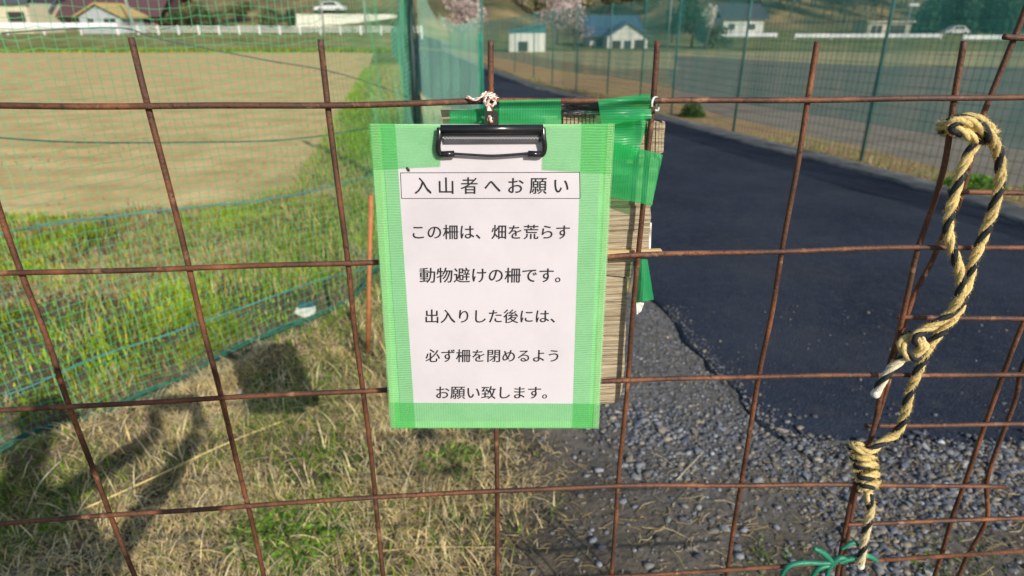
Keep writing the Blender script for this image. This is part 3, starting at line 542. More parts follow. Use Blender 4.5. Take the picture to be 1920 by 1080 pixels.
# printed text and its frame
ink = M('ink', [(0.022, 0.020, 0.026)], rough=0.7, spec=0.2)
def line(p, q, w=0.0005):
    a, c = brd(*p, 0.0005), brd(*q, 0.0005); d = (c - a).normalized(); s = d.cross(BN) * w / 2; return [a - s, c - s, c + s, a + s]
mb = MB()
fr = [(751, 324), (1087, 323), (1088, 372), (753, 372)]
for i in range(4):
    L = line(fr[i], fr[(i + 1) % 4]); mb.prism(L, BN * 0.0001)
mb.build('heading_frame', ink, paper)
def text_line(s, x0, x1, yc, gap=0.0):
    cu = bpy.data.curves.new('text', 'FONT'); cu.body = s; cu.resolution_u = 3; cu.space_character = 1.0 + gap
    cu.offset = 0.0
    o = bpy.data.objects.new('text_tmp', cu); COL.objects.link(o); bpy.context.view_layer.update()
    dg = bpy.context.evaluated_depsgraph_get(); me = bpy.data.meshes.new_from_object(o.evaluated_get(dg)); bpy.data.objects.remove(o)
    co = np.zeros(len(me.vertices) * 3); me.vertices.foreach_get('co', co); co = co.reshape(-1, 3)
    A, B = brd(x0, yc, 0.0006), brd(x1, yc, 0.0006); w = (B - A).length; lo, hi = co.min(0), co.max(0); sc = w / (hi[0] - lo[0]); mid = (lo + hi) / 2
    C = (A + B) / 2; U = (B - A).normalized(); Vv = -(U.cross(BN)).normalized()
    if Vv.z < 0: Vv = -Vv
    out = np.array(C)[None] + (co[:, :1] - mid[0]) * sc * np.array(U)[None] + (co[:, 1:2] - mid[1]) * sc * np.array(Vv)[None]
    tri = []
    for p in me.polygons: tri.append(tuple(p.vertices))
    vv = []; ff = []
    for q, (du, dv) in enumerate(((0, 0), (.00016, .00004), (-.00016, -.00004))):      # three thin passes of ink give the printed weight
        b0 = len(vv); vv += [tuple(x) for x in out + np.array(U)[None] * du + np.array(Vv)[None] * dv + np.array(BN)[None] * (.00003 * q)]; ff += [tuple(i + b0 for i in f) for f in tri]
    m2 = bpy.data.meshes.new('text_line'); m2.from_pydata(vv, [], ff); link('text_line', m2, ink, paper)
text_line('入 山 者 へ お 願 い', 777, 1066, 348)
text_line('この柵は、畑を荒らす', 774, 1068, 435)
text_line('動物避けの柵です。', 787, 1051, 516)
text_line('出入りした後には、', 798, 1041, 593)
text_line('必ず柵を閉めるよう', 798, 1047, 667)
text_line('お願い致します。', 818, 1026, 736)
# the clip
blk = M('black_enamel', [(0.010, 0.010, 0.012), (0.018, 0.018, 0.02)], 30, 0.22, spec=0.6); grym = M('ribbed_plastic', [(0.045, 0.045, 0.055), (0.075, 0.075, 0.088)], 60, 0.35)
def barseg(mb, p, q, f, r, n=10): return mb.tube([brd(*p, f), brd(*q, f)], r, n)
clip = MB(); barseg(clip, (826, 243), (1018, 242), 0.0060, 0.0044, 14); clip.build('clip_roll', blk, cb, smooth=True)
mb = MB(); slab(mb, [(829, 247), (1016, 246), (1014, 267), (833, 268)], 0.0030, 0.0042); mb.build('clip_jaw', grym, cb)
tm = MB()
for k in range(60):
    x = 831 + k * 3.1; a = brd(x, 258 + (k % 2) * 2.0, 0.0048); tm.box(a, (0.0012, 0.0010, 0.0008), 0.5)
tm.build('clip_teeth', M('pale_edge', [(0.55, 0.55, 0.56)], rough=0.4), cb, kind='stuff')  # teeth in one pale diffuse colour
for s, x0 in ((-1, 822), (1, 1020)):
    mb = MB(); P = [(x0 - s * 2, 240), (x0 - s * 1, 262), (x0, 290), (x0 - s * 6, 294)]
    mb.tube(smoothpath([brd(x, y, f) for (x, y), f in zip([(x0 - s * 2, 240), (x0 - s, 258), (x0 + s * 1, 276), (x0 - s * 3, 289), (x0 - s * 14, 290)], (0.006, 0.008, 0.007, 0.006, 0.005))], 6), 0.0026, 10)
    mb.build('clip_arm', blk, cb, smooth=True)
    mb = MB(); mb.tube([brd(x0 - s * 6, 289.5, 0.006), brd(x0 - s * 30, 288.5, 0.006)], 0.0030, 12); mb.build('clip_foot', blk, cb, smooth=True)
MB().tube(smoothpath([brd(x, y, 0.006) for x, y in ((848, 288), (880, 290), (922, 292), (960, 290), (995, 287))], 5), 0.0012, 8).build('clip_wire', blk, cb, smooth=True)
# hanging tab with a hole
ring_n = 20; hole = [(920 + 6.5 * math.cos(2 * math.pi * k / ring_n), 223 + 7.5 * math.sin(2 * math.pi * k / ring_n)) for k in range(ring_n)]
def sq(k):
    a = 2 * math.pi * k / ring_n; cx, sy = math.cos(a), math.sin(a); m = max(abs(cx), abs(sy)); return (921.5 + 13 * cx / m, 223 + 15 * sy / m)
outer = [sq(k) for k in range(ring_n)]; mb = MB(); Vv = [brd(*p, 0.0075) for p in outer + hole] + [brd(*p, 0.0060) for p in outer + hole]; N = ring_n; F = []
for k in range(N):
    l = (k + 1) % N; F += [(k, l, N + l, N + k), (2 * N + l, 2 * N + k, 3 * N + k, 3 * N + l), (l, k, 2 * N + k, 2 * N + l), (N + k, N + l, 3 * N + l, 3 * N + k)]
mb.add(Vv, F); mb.build('hanging_tab', blk, cb)
# green twine knotted on the stile at the bottom
tw = thing('green_twine', gate(1575, 1060), 'teal green plastic twine knotted on the gate foot below the rope tail', 'twine')
twm = M('twine_fibre', [(0.01, 0.13, 0.075), (0.025, 0.26, 0.15)], 90, 0.4, stretch=(1, 1, 6), bmp=0.6, bdist=0.001, spec=0.5)
for P, w in (([(1462, 1086), (1478, 1062), (1510, 1055), (1548, 1056), (1572, 1052)], .0032), ([(1526, 1028), (1545, 1038), (1562, 1056)], .0036), ([(1550, 1082), (1556, 1062), (1575, 1046), (1590, 1050)], .0034), ([(1572, 1055), (1600, 1046), (1625, 1042), (1645, 1052)], .0038), ([(1578, 1030), (1598, 1018), (1612, 1024)], .0026), ([(1520, 1086), (1535, 1066), (1560, 1060)], .003)):
    C = smoothpath([gate(x, y, -.007) for x, y in P], 6); N = len(C); MB().tube(C, [w * (0.55 + 0.6 * math.sin(math.pi * (i + 1) / (N + 1))) for i in range(N)], 7).build('twine_strand', twm, tw, smooth=True)
MB().tube(smoothpath([gate(1577 + 9 * math.cos(a), 1054 + 5 * math.sin(a), .004 - .010 * math.cos(a * 1.0 + 1)) for a in [k * 0.8 for k in range(17)]], 4), .0026, 7).build('knot', twm, tw, smooth=True)
# small fly on the paper
MB().tube([brd(762, 313, 0.001), brd(766, 318, 0.0016), brd(768, 321, 0.001)], [0.0007, 0.0012, 0.0004], 8).build('small_fly', blk, smooth=True, label='tiny dark fly resting on the paper above the heading frame', cat='fly')

# ------------------------------------------------------------------ weathered board behind the wires, tapes, ties
woodm, nt, b = nodes('weathered_wood')
c = ramp(nt, noise(nt, 26, 9, (0.3, 1, 6), rough=0.8, dist=0.7), [(0.20, 0.15, 0.095), (0.40, 0.32, 0.21), (0.56, 0.47, 0.33)], 0.33, 0.64)
c = mixc(nt, ramp(nt, noise(nt, 34, 8, (0.25, 1, 6), dist=0.8), [(0, 0, 0), (0.6, 0.6, 0.6)], 0.60, 0.70), c, (0.12, 0.085, 0.05))
nt.links.new(c, b.inputs['Base Color']); b.inputs['Roughness'].default_value = 0.9; bump(nt, b, noise(nt, 34, 8, (0.25, 1, 6), dist=0.8), 1.0, 0.006)
wo = thing('wooden_board', gate(1150, 756, 0.02), 'cracked weathered plywood board behind the gate wires, right of the clipboard', 'board')
def plank(pts, front, thick, mat=woodm): MB().prism([gate(x, y, front) for x, y in pts], GN * thick).build('plank', mat, wo)
def rag(a, b_, n, amp):                              # ragged edge between two points
    return [(a[0] + (b_[0] - a[0]) * t + random.uniform(-amp, amp), a[1] + (b_[1] - a[1]) * t) for t in np.linspace(0, 1, n)]
plank([(826, 206), (1100, 205), (1180, 218), (1215, 228), (1247, 230)] + rag((1246, 240), (1222, 384), 9, 2) + [(1200, 392), (860, 392)], 0.020, 0.005)
plank([(870, 393), (1221, 385)] + rag((1221, 390), (1217, 425), 5, 2) + [(1219, 433), (870, 434)], 0.018, 0.008)
plank([(880, 435), (1219, 433)] + rag((1218, 436), (1216, 472), 4, 1.5) + [(1192, 477), (880, 478)], 0.019, 0.007)
plank([(880, 474), (1180, 470), (1240, 468), (1244, 474), (1196, 479), (1100, 484), (880, 484)], 0.014, 0.004, M('split_wood', [(0.5, 0.36, 0.17), (0.66, 0.52, 0.28)], 30, 0.85, stretch=(.3, 1, 6), bmp=.5))
plank([(900, 484), (1140, 485), (1188, 488)] + rag((1187, 492), (1184, 514), 4, 1) + [(1183, 520), (1140, 516), (900, 514)], 0.018, 0.009)
plank([(900, 517), (1139, 519), (1176, 522)] + rag((1175, 530), (1171, 690), 10, 1.2) + [(1166, 735), (1158, 755), (1126, 757), (900, 757)], 0.019, 0.010)
for k in range(6):
    x0 = 1214 + k * 5.6; h0 = random.uniform(-3, 4); plank([(x0, 229 + h0), (x0 + 4.8, 229 + h0 + random.uniform(-1, 2)), (x0 + 4.0 - k * .4, 290 + random.uniform(-8, 12)), (x0 - .8 - k * .3, 288)], 0.0165 + 0.0006 * (k % 3), 0.004)
for k in range(9):
    x0 = 1056 + k * 7.2; plank([(x0, 216 + random.uniform(-2, 2)), (x0 + 6, 216 + random.uniform(-2, 2)), (x0 + 5.6, 236), (x0 + .4, 236)], 0.0170 + 0.0006 * (k % 3), 0.003)
tp = tag(sheet('green_tape', [(843, 208), (940, 200), (940, 234), (843, 234)], tapeb, None, 0.006, lambda x, y, f: gate(x, y, f), warp=0.0004), 'short green tape piece left of the clip tab, under the top wire', 'tape')
def over(u, v): return -0.005 * math.exp(-((v - 0.08) / 0.12) ** 2)
tag(sheet('green_tape', [(936, 188), (1051, 185), (1053, 233), (936, 234)], tapeb, None, -0.002, lambda x, y, f: gate(x, y, f), warp=0.0004, curl=over), 'green tape wrapped over the top wire right of the clip tab', 'tape')
tag(sheet('green_tape', [(1121, 187), (1219, 175), (1222, 222), (1128, 236)], tapec, None, -0.002, lambda x, y, f: gate(x, y, f), warp=0.001, curl=lambda u, v: -0.008 * math.exp(-((v - 0.18) / 0.2) ** 2)), 'green tape folded over the top wire beside the wire loop', 'tape')
tag(sheet('green_tape', [(1130, 232), (1221, 208), (1192, 300), (1148, 300)], tapec, None, 0.009, lambda x, y, f: gate(x, y, f), warp=0.0012), 'creased green tape running down behind the clipboard top right corner', 'tape')
tag(sheet('green_tape', [(1150, 266), (1243, 290), (1222, 386), (1145, 368)], tapeb, None, -0.0065, lambda x, y, f: gate(x, y, f), warp=0.0007, curl=lambda u, v: 0.004 * (1 - u) ** 2), 'wide flat green tape square stuck over the wire and board edge', 'tape')
tag(sheet('green_tape', [(1195, 485), (1214, 486), (1226, 562), (1190, 568)], tapeb, None, 0.010, lambda x, y, f: gate(x, y, f), curl=lambda u, v: -0.010 * math.sin(math.pi * u) * (0.3 + 0.7 * v)), 'short folded green tape end hanging below the second wire', 'tape')
scrap = M('paper_scrap', [(0.62, 0.61, 0.58), (0.75, 0.74, 0.70)], 40, 0.8)
tag(sheet('paper_scrap', [(1214, 415), (1222, 418), (1220, 470), (1206, 472)], scrap, None, 0.022, lambda x, y, f: gate(x, y, f), warp=0.0005), 'torn white paper strip at the edge of the plywood', 'paper')
tag(sheet('paper_scrap', [(1193, 566), (1208, 568), (1202, 584), (1194, 590)], scrap, None, 0.011, lambda x, y, f: gate(x, y, f), warp=0.0003), 'torn white paper bit below the hanging green tape end', 'paper')
foil = M('crinkled_film', [(0.02, 0.02, 0.022), (0.07, 0.07, 0.08), (0.65, 0.67, 0.70)], 45, 0.2, lo=.35, hi=.75, stretch=(1, 1, 5), bmp=1.0, bdist=.006, bscale=60, spec=.8)
tag(sheet('plastic_film', [(1052, 193), (1124, 193), (1126, 216), (1054, 216)], foil, None, 0.012, lambda x, y, f: gate(x, y, f), warp=0.001), 'crinkled black and silver film showing between two green tapes', 'film')
# wire loop tie at the top wire
MB().tube(smoothpath([gate(x, y, b) for x, y, b in ((1222, 200, -.004), (1223, 190, -.0045), (1227, 183, 0), (1233, 184, .006), (1235, 192, .010), (1234, 206, .004), (1229, 207, -.003))], 6), 0.0011, 8).build('wire_loop', M('coated_wire', [(0.42, 0.55, 0.50), (0.62, 0.72, 0.66)], 40, 0.4), smooth=True, label='small pale green coated wire loop round the top wire crossing', cat='wire tie')
tie = thing('twisted_tie', gate(918, 192), 'white and copper twisted wire tying the clipboard tab to the top wire', 'wire tie')
wht = M('white_insulation', [(0.72, 0.66, 0.60), (0.82, 0.78, 0.72)], 60, 0.5); cop = M('copper_strand', [(0.38, 0.13, 0.07), (0.60, 0.24, 0.13)], 60, 0.4, metal=0.3)
core = [(875, 181, -.004), (890, 187, -.008), (902, 180, -.010), (912, 174, -.008), (922, 176, -.006), (931, 181, .003), (934, 189, .007), (926, 196, .006), (914, 199, -.004), (908, 188, -.009), (914, 178, -.008), (925, 179, -.008), (930, 190, -.009), (922, 198, -.009), (914, 196, -.008), (916, 207, -.012), (919, 219, -.017), (921, 228, -.019), (924, 224, -.010), (922, 214, -.008), (917, 204, -.010), (913, 196, -.009), (918, 184, -.011), (926, 186, -.010)]
C = smoothpath([gate(x, y, b) for x, y, b in core], 10)
for s, mt in ((0, wht), (1, cop), (2, wht)):
    P = [p + Vector((math.cos(i * 0.35 + s * 2.1), math.sin(i * 0.35 + s * 2.1) * 0.6, math.sin(i * 0.35 + s * 2.1))) * 0.0009 for i, p in enumerate(C)]; MB().tube(P, 0.00072, 6).build('strand', mt, tie, smooth=True)

# ------------------------------------------------------------------ the rope
path = [(1642, 738, -.012), (1655, 714, -.013), (1672, 690, -.014), (1700, 669, -.016), (1722, 662, -.018), (1733, 648, -.012), (1722, 633, -.004), (1703, 629, -.008), (1691, 643, -.014), (1698, 662, -.021), (1716, 671, -.024),
        (1728, 652, -.022), (1716, 634, -.022), (1728, 622, -.018), (1756, 607, -.014), (1784, 584, -.013), (1800, 552, -.014), (1802, 520, -.014), (1790, 478, -.014), (1778, 438, -.014), (1781, 400, -.014), (1793, 355, -.014), (1808, 308, -.013), (1827, 272, -.012),
        (1848, 246, -.012), (1838, 226, -.012), (1810, 221, -.014), (1784, 229, -.013), (1768, 236, -.003), (1772, 246, .012), (1795, 248, .020), (1828, 240, .024), (1850, 236, .026), (1862, 250, .014), (1852, 262, -.006), (1826, 258, -.018), (1800, 246, -.022), (1782, 240, -.018), (1790, 228, -.020), (1822, 230, -.022), (1850, 248, -.022),
        (1866, 272, -.016), (1875, 305, -.012), (1874, 345, -.012), (1862, 395, -.012), (1843, 445, -.012), (1826, 490, -.013), (1812, 540, -.013), (1797, 582, -.014), (1768, 618, -.012), (1742, 650, -.010), (1724, 690, -.010), (1706, 735, -.010), (1696, 780, -.010), (1681, 812, -.010), (1655, 828, -.011), (1630, 846, -.014)]
T0, T1 = (1619, 838), (1626, 920); turns = 4.5
for k in range(1, int(turns * 8) + 1):
    t = k / (turns * 8); a = k / 8 * 2 * math.pi; path.append((T0[0] + (T1[0] - T0[0]) * t - (20 + 3 * math.sin(k * .9)) * math.sin(a * 1.0) * (1 - 0.25 * t), T0[1] + (T1[1] - T0[1]) * t + (5 + 3 * math.sin(a * .37)) * math.cos(a) - 4, 0.008 - 0.020 * math.cos(a)))
path += [(1628, 930, -.014), (1633, 946, -.013), (1630, 970, -.013), (1623, 1000, -.013), (1618, 1030, -.013), (1613, 1060, -.013)]
C = smoothpath([gate(x, y, b) for x, y, b in path], 10)
L = [0]
for a, q in zip(C[:-1], C[1:]): L.append(L[-1] + (q - a).length)
n = int(L[-1] / 0.0022); tt = np.linspace(0, L[-1], n); C = [Vector((np.interp(t, L, [p.x for p in C]), np.interp(t, L, [p.y for p in C]), np.interp(t, L, [p.z for p in C]))) for t in tt]
rp = thing('knotted_rope', gate(1615, 1060), 'yellow and black twisted rope knotted round the gate and fence wires', 'rope')
def frames(C):
    T = [(C[min(i + 1, len(C) - 1)] - C[max(i - 1, 0)]).normalized() for i in range(len(C))]; n0 = T[0].orthogonal().normalized(); out = []
    for t in T: n0 = (n0 - t * n0.dot(t)).normalized(); out.append((n0.copy(), t.cross(n0)))
    return out
Fm = frames(C); PITCHR = 0.040
def rough_tube(P, r, n, cols, amp):                  # lumpy tube
    mb = MB(); mb.tube(P, [r * (1 + amp * math.sin(i * 1.9) * math.sin(i * 0.7)) for i in range(len(P))], n, tints=cols); return mb
ropem, nt, b = nodes('rope_fibre'); a_ = nt.nodes.new('ShaderNodeAttribute'); a_.attribute_name = 'tint'
cc_ = mixc(nt, 0.7, a_.outputs['Color'], ramp(nt, noise(nt, 420, 4), [(0.25,) * 3, (0.75,) * 3], 0.3, 0.7), 'OVERLAY'); nt.links.new(cc_, b.inputs['Base Color']); b.inputs['Roughness'].default_value = 0.75; bump(nt, b, noise(nt, 700, 4), 0.9, 0.001)
def yel(i):
    t = tt[i]; f = max(0, 1 - t / 0.11) + max(0, 1 - (L[-1] - t) / 0.16) * 0.7; f = min(1, f); k = 0.85 + 0.15 * math.sin(i * 0.05); return tuple(np.array((0.74, 0.56, 0.22)) * k * (1 - f) + np.array((0.72, 0.66, 0.52)) * f)
for s in range(3):
    P = []; cl = []
    for i, p in enumerate(C):
        a = 2 * math.pi * (tt[i] / PITCHR + s / 3); u, v = Fm[i]; P.append(p + (u * math.cos(a) + v * math.sin(a)) * 0.0024); cl.append((0.012, 0.014, 0.018) if s == 0 else yel(i))
    rough_tube(P, 0.0028 if s else 0.0029, 8, cl, 0.12).build('black_strand' if s == 0 else 'yellow_strand', ropem, rp, smooth=True)
mb = MB()
for k in range(15000):
    i = random.randrange(n - 1); 
    if tt[i] < 0.10: continue
    a = random.uniform(0, 6.28); u, v = Fm[i]; o = u * math.cos(a) + v * math.sin(a); t = (C[i + 1] - C[i]).normalized(); p = C[i] + o * 0.0046
    ph = (a / (2 * math.pi) - tt[i] / PITCHR) % 1
    bl = ph < 0.16 or ph > 0.84
    if bl and random.random() < 0.6: continue
    dirv = (o * random.uniform(0.15, 1) + t * random.uniform(-1, 1) + Vector((random.uniform(-.5, .5),) * 3)).normalized(); ln = random.uniform(0.0015, 0.0052); s = dirv.cross(t).normalized() * 0.00024
    col = (0.02, 0.02, 0.025) if bl else tuple(np.array((0.74, 0.58, 0.24)) * random.uniform(0.7, 1.2)); mb.add([p - s, p + s, p + dirv * ln], [(0, 1, 2)], col)
mb.build('loose_fibre', M_attr('fibre', 0.8), rp, kind='stuff')
for i0 in (0, n - 1):
    mb = MB(); p = C[i0]; q = C[6] if i0 == 0 else C[n - 7]; d = (p - q).normalized(); mb.tube([p - d * .004, p + d * .001, p + d * 0.004, p + d * 0.0055], [0.0047, 0.0054, 0.0042, 0.001], 10); mb.build('melted_end', M('melted_rope', [(0.70, 0.68, 0.62), (0.8, 0.78, 0.72)], 80, 0.4), rp, smooth=True)

# ------------------------------------------------------------------ green net on the left
def poly_eval(P, s):
    acc = 0
    for (x0, y0), (x1, y1) in zip(P[:-1], P[1:]):
        l = math.hypot(x1 - x0, y1 - y0)
        if s <= acc + l or (x1, y1) == P[-1]:
            t = (s - acc) / l; return x0 + (x1 - x0) * t, y0 + (y1 - y0) * t, (-(y1 - y0) / l, (x1 - x0) / l)
        acc += l
NP = smoothpath([(x, y, 0) for x, y in NET_BASE], 8); NB = [(p.x, p.y) for p in NP]
NL = sum(math.hypot(b[0] - a[0], b[1] - a[1]) for a, b in zip(NB[:-1], NB[1:]))
def netpt(s, z):
    x, y, nn = poly_eval(NB, s); w = 0.03 * math.sin(2.1 * s + 2.0 * z) + 0.012 * math.sin(7.3 * s - 3 * z) + 0.006 * math.sin(17 * s + 9 * z); g0 = h1(x, y)
    return Vector((x + nn[0] * w, y + nn[1] * w, g0 + z + 0.012 * math.sin(3.3 * s + 4 * z) + 0.004 * math.sin(13 * s + z * 3)))
def net_at(px, py):                                  # where a view ray meets the net
    d = ray(px, py); best = None; acc = 0
    for a, b in zip(NB[:-1], NB[1:]):
        l = math.hypot(b[0] - a[0], b[1] - a[1]); e = (b[0] - a[0], b[1] - a[1]); den = d.x * e[1] - d.y * e[0]
        if abs(den) > 1e-9:
            t = (a[0] * e[1] - a[1] * e[0]) / den; q = (d.x * t, d.y * t); u = ((q[0] - a[0]) * e[0] + (q[1] - a[1]) * e[1]) / (l * l)
            if t > 0 and -0.001 <= u <= 1.001: best = (acc + u * l, CAMZ + d.z * t - h1(*q))
        acc += l
    return best
nf = thing('net_fence', (-1.55, 2.21, 0), 'fine green square-mesh net hanging on ropes left of the path', 'net')
netm = M('green_cord', [(0.07, 0.38, 0.17), (0.15, 0.54, 0.27)], 3, 0.5)
def strips(lines, r):                                # three-sided threads, fast
    mb = MB()
    for Ln in lines: mb.tube(Ln, r, 3, cap=False)
    return mb
lines = []
s = 0.7
while s < NL: lines.append([netpt(s + 0.012 * math.sin(z * 5 + s), z) for z in np.linspace(0.0, 1.75, 48)]); s += 0.036
z = 0.0
while z < 1.76: lines.append([netpt(s, z + (0.004 * math.sin(s * 9))) for s in np.linspace(0.7, NL, 110)]); z += 0.034
strips(lines, 0.00115).build('net_mesh', netm, nf, kind='stuff')
dkrope = M('dark_green_rope', [(0.02, 0.09, 0.065), (0.04, 0.15, 0.10)], 20, 0.7); blrope = M('blue_green_rope', [(0.04, 0.17, 0.20), (0.08, 0.30, 0.27)], 6, 0.6)
def netrope(pts, r, mat, k=5):
    P = []
    for x, y in pts:
        q = net_at(x, y)
        if q: P.append(netpt(*q))
    if len(P) > 1: MB().tube(smoothpath(P, 6), r, k).build('net_rope', mat, nf, smooth=True)
netrope([(2, 268), (100, 270), (200, 273), (340, 268), (540, 255), (700, 240), (775, 232)], 0.0030, dkrope)
netrope([(2, 440), (120, 425), (330, 402), (480, 378), (600, 350), (700, 322)], 0.0032, blrope)
netrope([(2, 738), (60, 715), (180, 672), (330, 622), (480, 575), (600, 535), (690, 505)], 0.0030, blrope)
netrope([(2, 60), (215, 47), (300, 65), (480, 107), (640, 142), (775, 178)], 0.0026, M('grey_cord', [(0.08, 0.12, 0.12)], rough=0.7))
q = [netpt(s, 0.13 + 0.012 * math.sin(6 * s)) for s in np.linspace(0.7, NL, 60)]
for k in range(4): MB().tube([p + Vector((0.010 * math.sin(i * 1.3 + k), 0.012 * math.cos(i * 0.9 + 2 * k), 0.008 * math.sin(i * 0.8 + k * 2))) for i, p in enumerate(q)], 0.0052, 6).build('bottom_rope', dkrope, nf, smooth=True)
# dark bundled net post
pb = Vector((-0.73, 5.05, h1(-0.73, 5.05))); po = thing('net_post', pb, 'dark green post wrapped in bunched netting at the corner of the net', 'post')
MB().tube([pb, pb + Vector((-0.035, 0.0, 2.1))], 0.022, 12).build('pole', M('dark_post', [(0.02, 0.035, 0.04), (0.035, 0.06, 0.06)], 8, 0.5), po, smooth=True)
lines = []
for k in range(26):
    a0 = random.uniform(0, 6.28); lines.append([pb + Vector((-0.035 * z / 2.1 + (0.032 + 0.014 * math.sin(z * 9 + k)) * math.cos(a0 + z * 2.2), 0.04 * math.sin(a0 + z * 2.2), z)) for z in np.linspace(0, 2.1, 44)])
strips(lines, 0.0035).build('bunched_net', M('bundle', [(0.015, 0.05, 0.045), (0.03, 0.10, 0.08)], 6, 0.6), po, kind='stuff')
# rusty stake and litter at the net's foot
p = ground(688, 668); stk = p + Vector((0.085, 0.0, 0.75))
MB().tube([p - Vector((0, 0, .05)), p.lerp(stk, .5), stk], 0.0095, 10).build('steel_stake', M('orange_rust', [(0.36, 0.12, 0.045), (0.52, 0.20, 0.08)], 20, 0.7), smooth=True, label='leaning orange rusty stake behind the left edge of the clipboard', cat='stake')
p = ground(573, 592); wr = thing('crumpled_carton', p, 'small crumpled white carton with a dark teal top lying on the net bottom', 'litter')
q = Vector((0, 0, 0.012)); MB().prism([p + Vector(v) for v in ((-.055, -.02, -.004), (.045, -.012, .0), (.052, .02, .022), (-.048, .012, .018))], (0, .006, .022)).build('carton_body', M('dirty_white', [(.5, .52, .44), (.68, .68, .58)], 30, .7), wr)
MB().prism([p + Vector(v) for v in ((-.04, .012, .035), (.04, .02, .04), (.05, .045, .05), (-.03, .04, .052))], (0, .004, .008)).build('carton_top', M('dark_teal', [(.03, .10, .13)], rough=.5), wr)

# ------------------------------------------------------------------ nets beyond the post and across the road
farnet = M_net('far_netting', (0.24, 0.56, 0.42), 0.17); farnet2 = M_net('bright_netting', (0.34, 0.68, 0.52), 0.34); rightnet = M_net('teal_netting', (0.08, 0.30, 0.25), 0.46)
def curtain(P, z0, z1, amp, step=0.06, per=0.35, zt=None):
    mb = MB(); vs = []; NZ = 8; NLn = sum(math.hypot(b[0] - a[0], b[1] - a[1]) for a, b in zip(P[:-1], P[1:])); ss = np.arange(0, NLn, step); m = len(ss)
    for s in ss:
        x, y, nn = poly_eval(P, s); w = amp * math.sin(2 * math.pi * s / per) * (0.7 + 0.3 * math.sin(s * 1.7)); top = zt(s / NLn) if zt else z1
        for k in range(NZ + 1):
            z = z0 + (top - z0) * k / NZ; ww = w * (0.4 + 0.6 * (1 - k / NZ)); vs.append((x + nn[0] * ww, y + nn[1] * ww, h1(x, y) + z))
    mb.add(vs, [(i * (NZ + 1) + k, (i + 1) * (NZ + 1) + k, (i + 1) * (NZ + 1) + k + 1, i * (NZ + 1) + k + 1) for i in range(m - 1) for k in range(NZ)]); return mb
polem = M('fence_pole', [(0.03, 0.12, 0.10), (0.06, 0.20, 0.17)], 5, 0.5)
f2 = thing('field_net', (-0.74, 5.05, 0), 'green netting running away between the grass strip and the road', 'net')
P2 = [(-0.74, 5.05), (-1.55, 9.5), (-2.9, 18.5), (-5.4, 32), (-9.8, 55)]
curtain(P2, 0.02, 1.75, 0.05, 0.12).build('netting', farnet, f2, kind='stuff', smooth=True)
for s in (4.6, 9, 13.5, 18, 24, 30, 38, 46):
    x, y, _ = poly_eval(P2, s); z = h1(x, y); MB().tube([(x, y, z), (x, y, z + 1.85)], 0.016, 8).build('pole', polem, f2, smooth=True)
f3 = thing('draped_net', (-0.9, 8.6, 0), 'bright green net drape with a scalloped top hanging beside the road', 'net')
a = at(792, 200, 8.4); c = at(905, 190, 9.2); top0 = at(792, -30, 8.4).z; 
def scal(t):
    g = h1(0, 8.8); y_px = -25 + (70 if t > 0.35 else 70 * sstep(0.0, 0.35, t)) * (1 - max(0, (t - 0.93) / 0.07) * 0.4) - 22 * (2 * (t - 0.63) / 0.65) ** 2 * (t > 0.3); return at(850, float(y_px), 8.8).z - g
curtain([(a.x, a.y), (c.x, c.y)], 0.12, 1.5, 0.03, 0.025, 0.17, zt=scal).build('netting', farnet2, f3, kind='stuff', smooth=True)
lines = []
for k in range(14): lines.append([Vector((c.x - 0.02 + 0.022 * math.sin(k * 2 + z * 4) + 0.03 * (1.4 - z) * math.sin(k), c.y + 0.02 * math.cos(k), h1(c.x, c.y) + z)) for z in np.linspace(0.15, 1.32, 20)])
strips(lines, 0.007).build('gathered_edge', M('bright_bundle', [(0.03, 0.30, 0.20), (0.06, 0.45, 0.30)], 6, 0.6), f3, kind='stuff')
MB().tube([(c.x, c.y, h1(c.x, c.y)), (c.x + .01, c.y, h1(c.x, c.y) + 1.75)], 0.014, 8).build('pole', polem, f3, smooth=True)

# ------------------------------------------------------------------ fence along the right of the road
base = [(5.2, 1.2), (4.72, 2.6), (4.25, 4.6), (3.78, 6.83), (3.12, 9.05), (2.80, 11.4), (2.62, 13.4), (2.2, 15.2), (1.62, 16.6), (1.12, 18.4), (0.68, 20.7), (0.1, 24.8), (-0.9, 30), (-2.4, 38), (-4.6, 50)]
fr_ = thing('road_fence', (3.78, 6.83, 0), 'green netted wire fence on dark poles along the right side of the road', 'fence')
for x, y in base:
    z = h1(x, y); MB().tube([(x, y, z), (x + 0.02 * random.uniform(-1, 1), y, z + 1.95)], 0.017, 8).build('pole', polem, fr_, smooth=True)
curtain(base, 0.42, 1.92, 0.02, 0.15, 1.3).build('netting', rightnet, fr_, kind='stuff', smooth=True)
lines = []; Lf = 17.0; s = 0.0
def fp(s, z): x, y, nn = poly_eval(base, s); return Vector((x, y, h1(x, y) + z))
while s < Lf: lines.append([fp(s, 0.02), fp(s, 1.5)]); s += 0.075
for z in np.arange(0.02, 1.52, 0.10): lines.append([fp(s, z) for s in np.linspace(0, Lf, 40)])
strips(lines, 0.0022).build('wire_mesh', M('dark_mesh', [(0.02, 0.045, 0.045), (0.03, 0.07, 0.065)], 5, 0.5), fr_, kind='stuff')

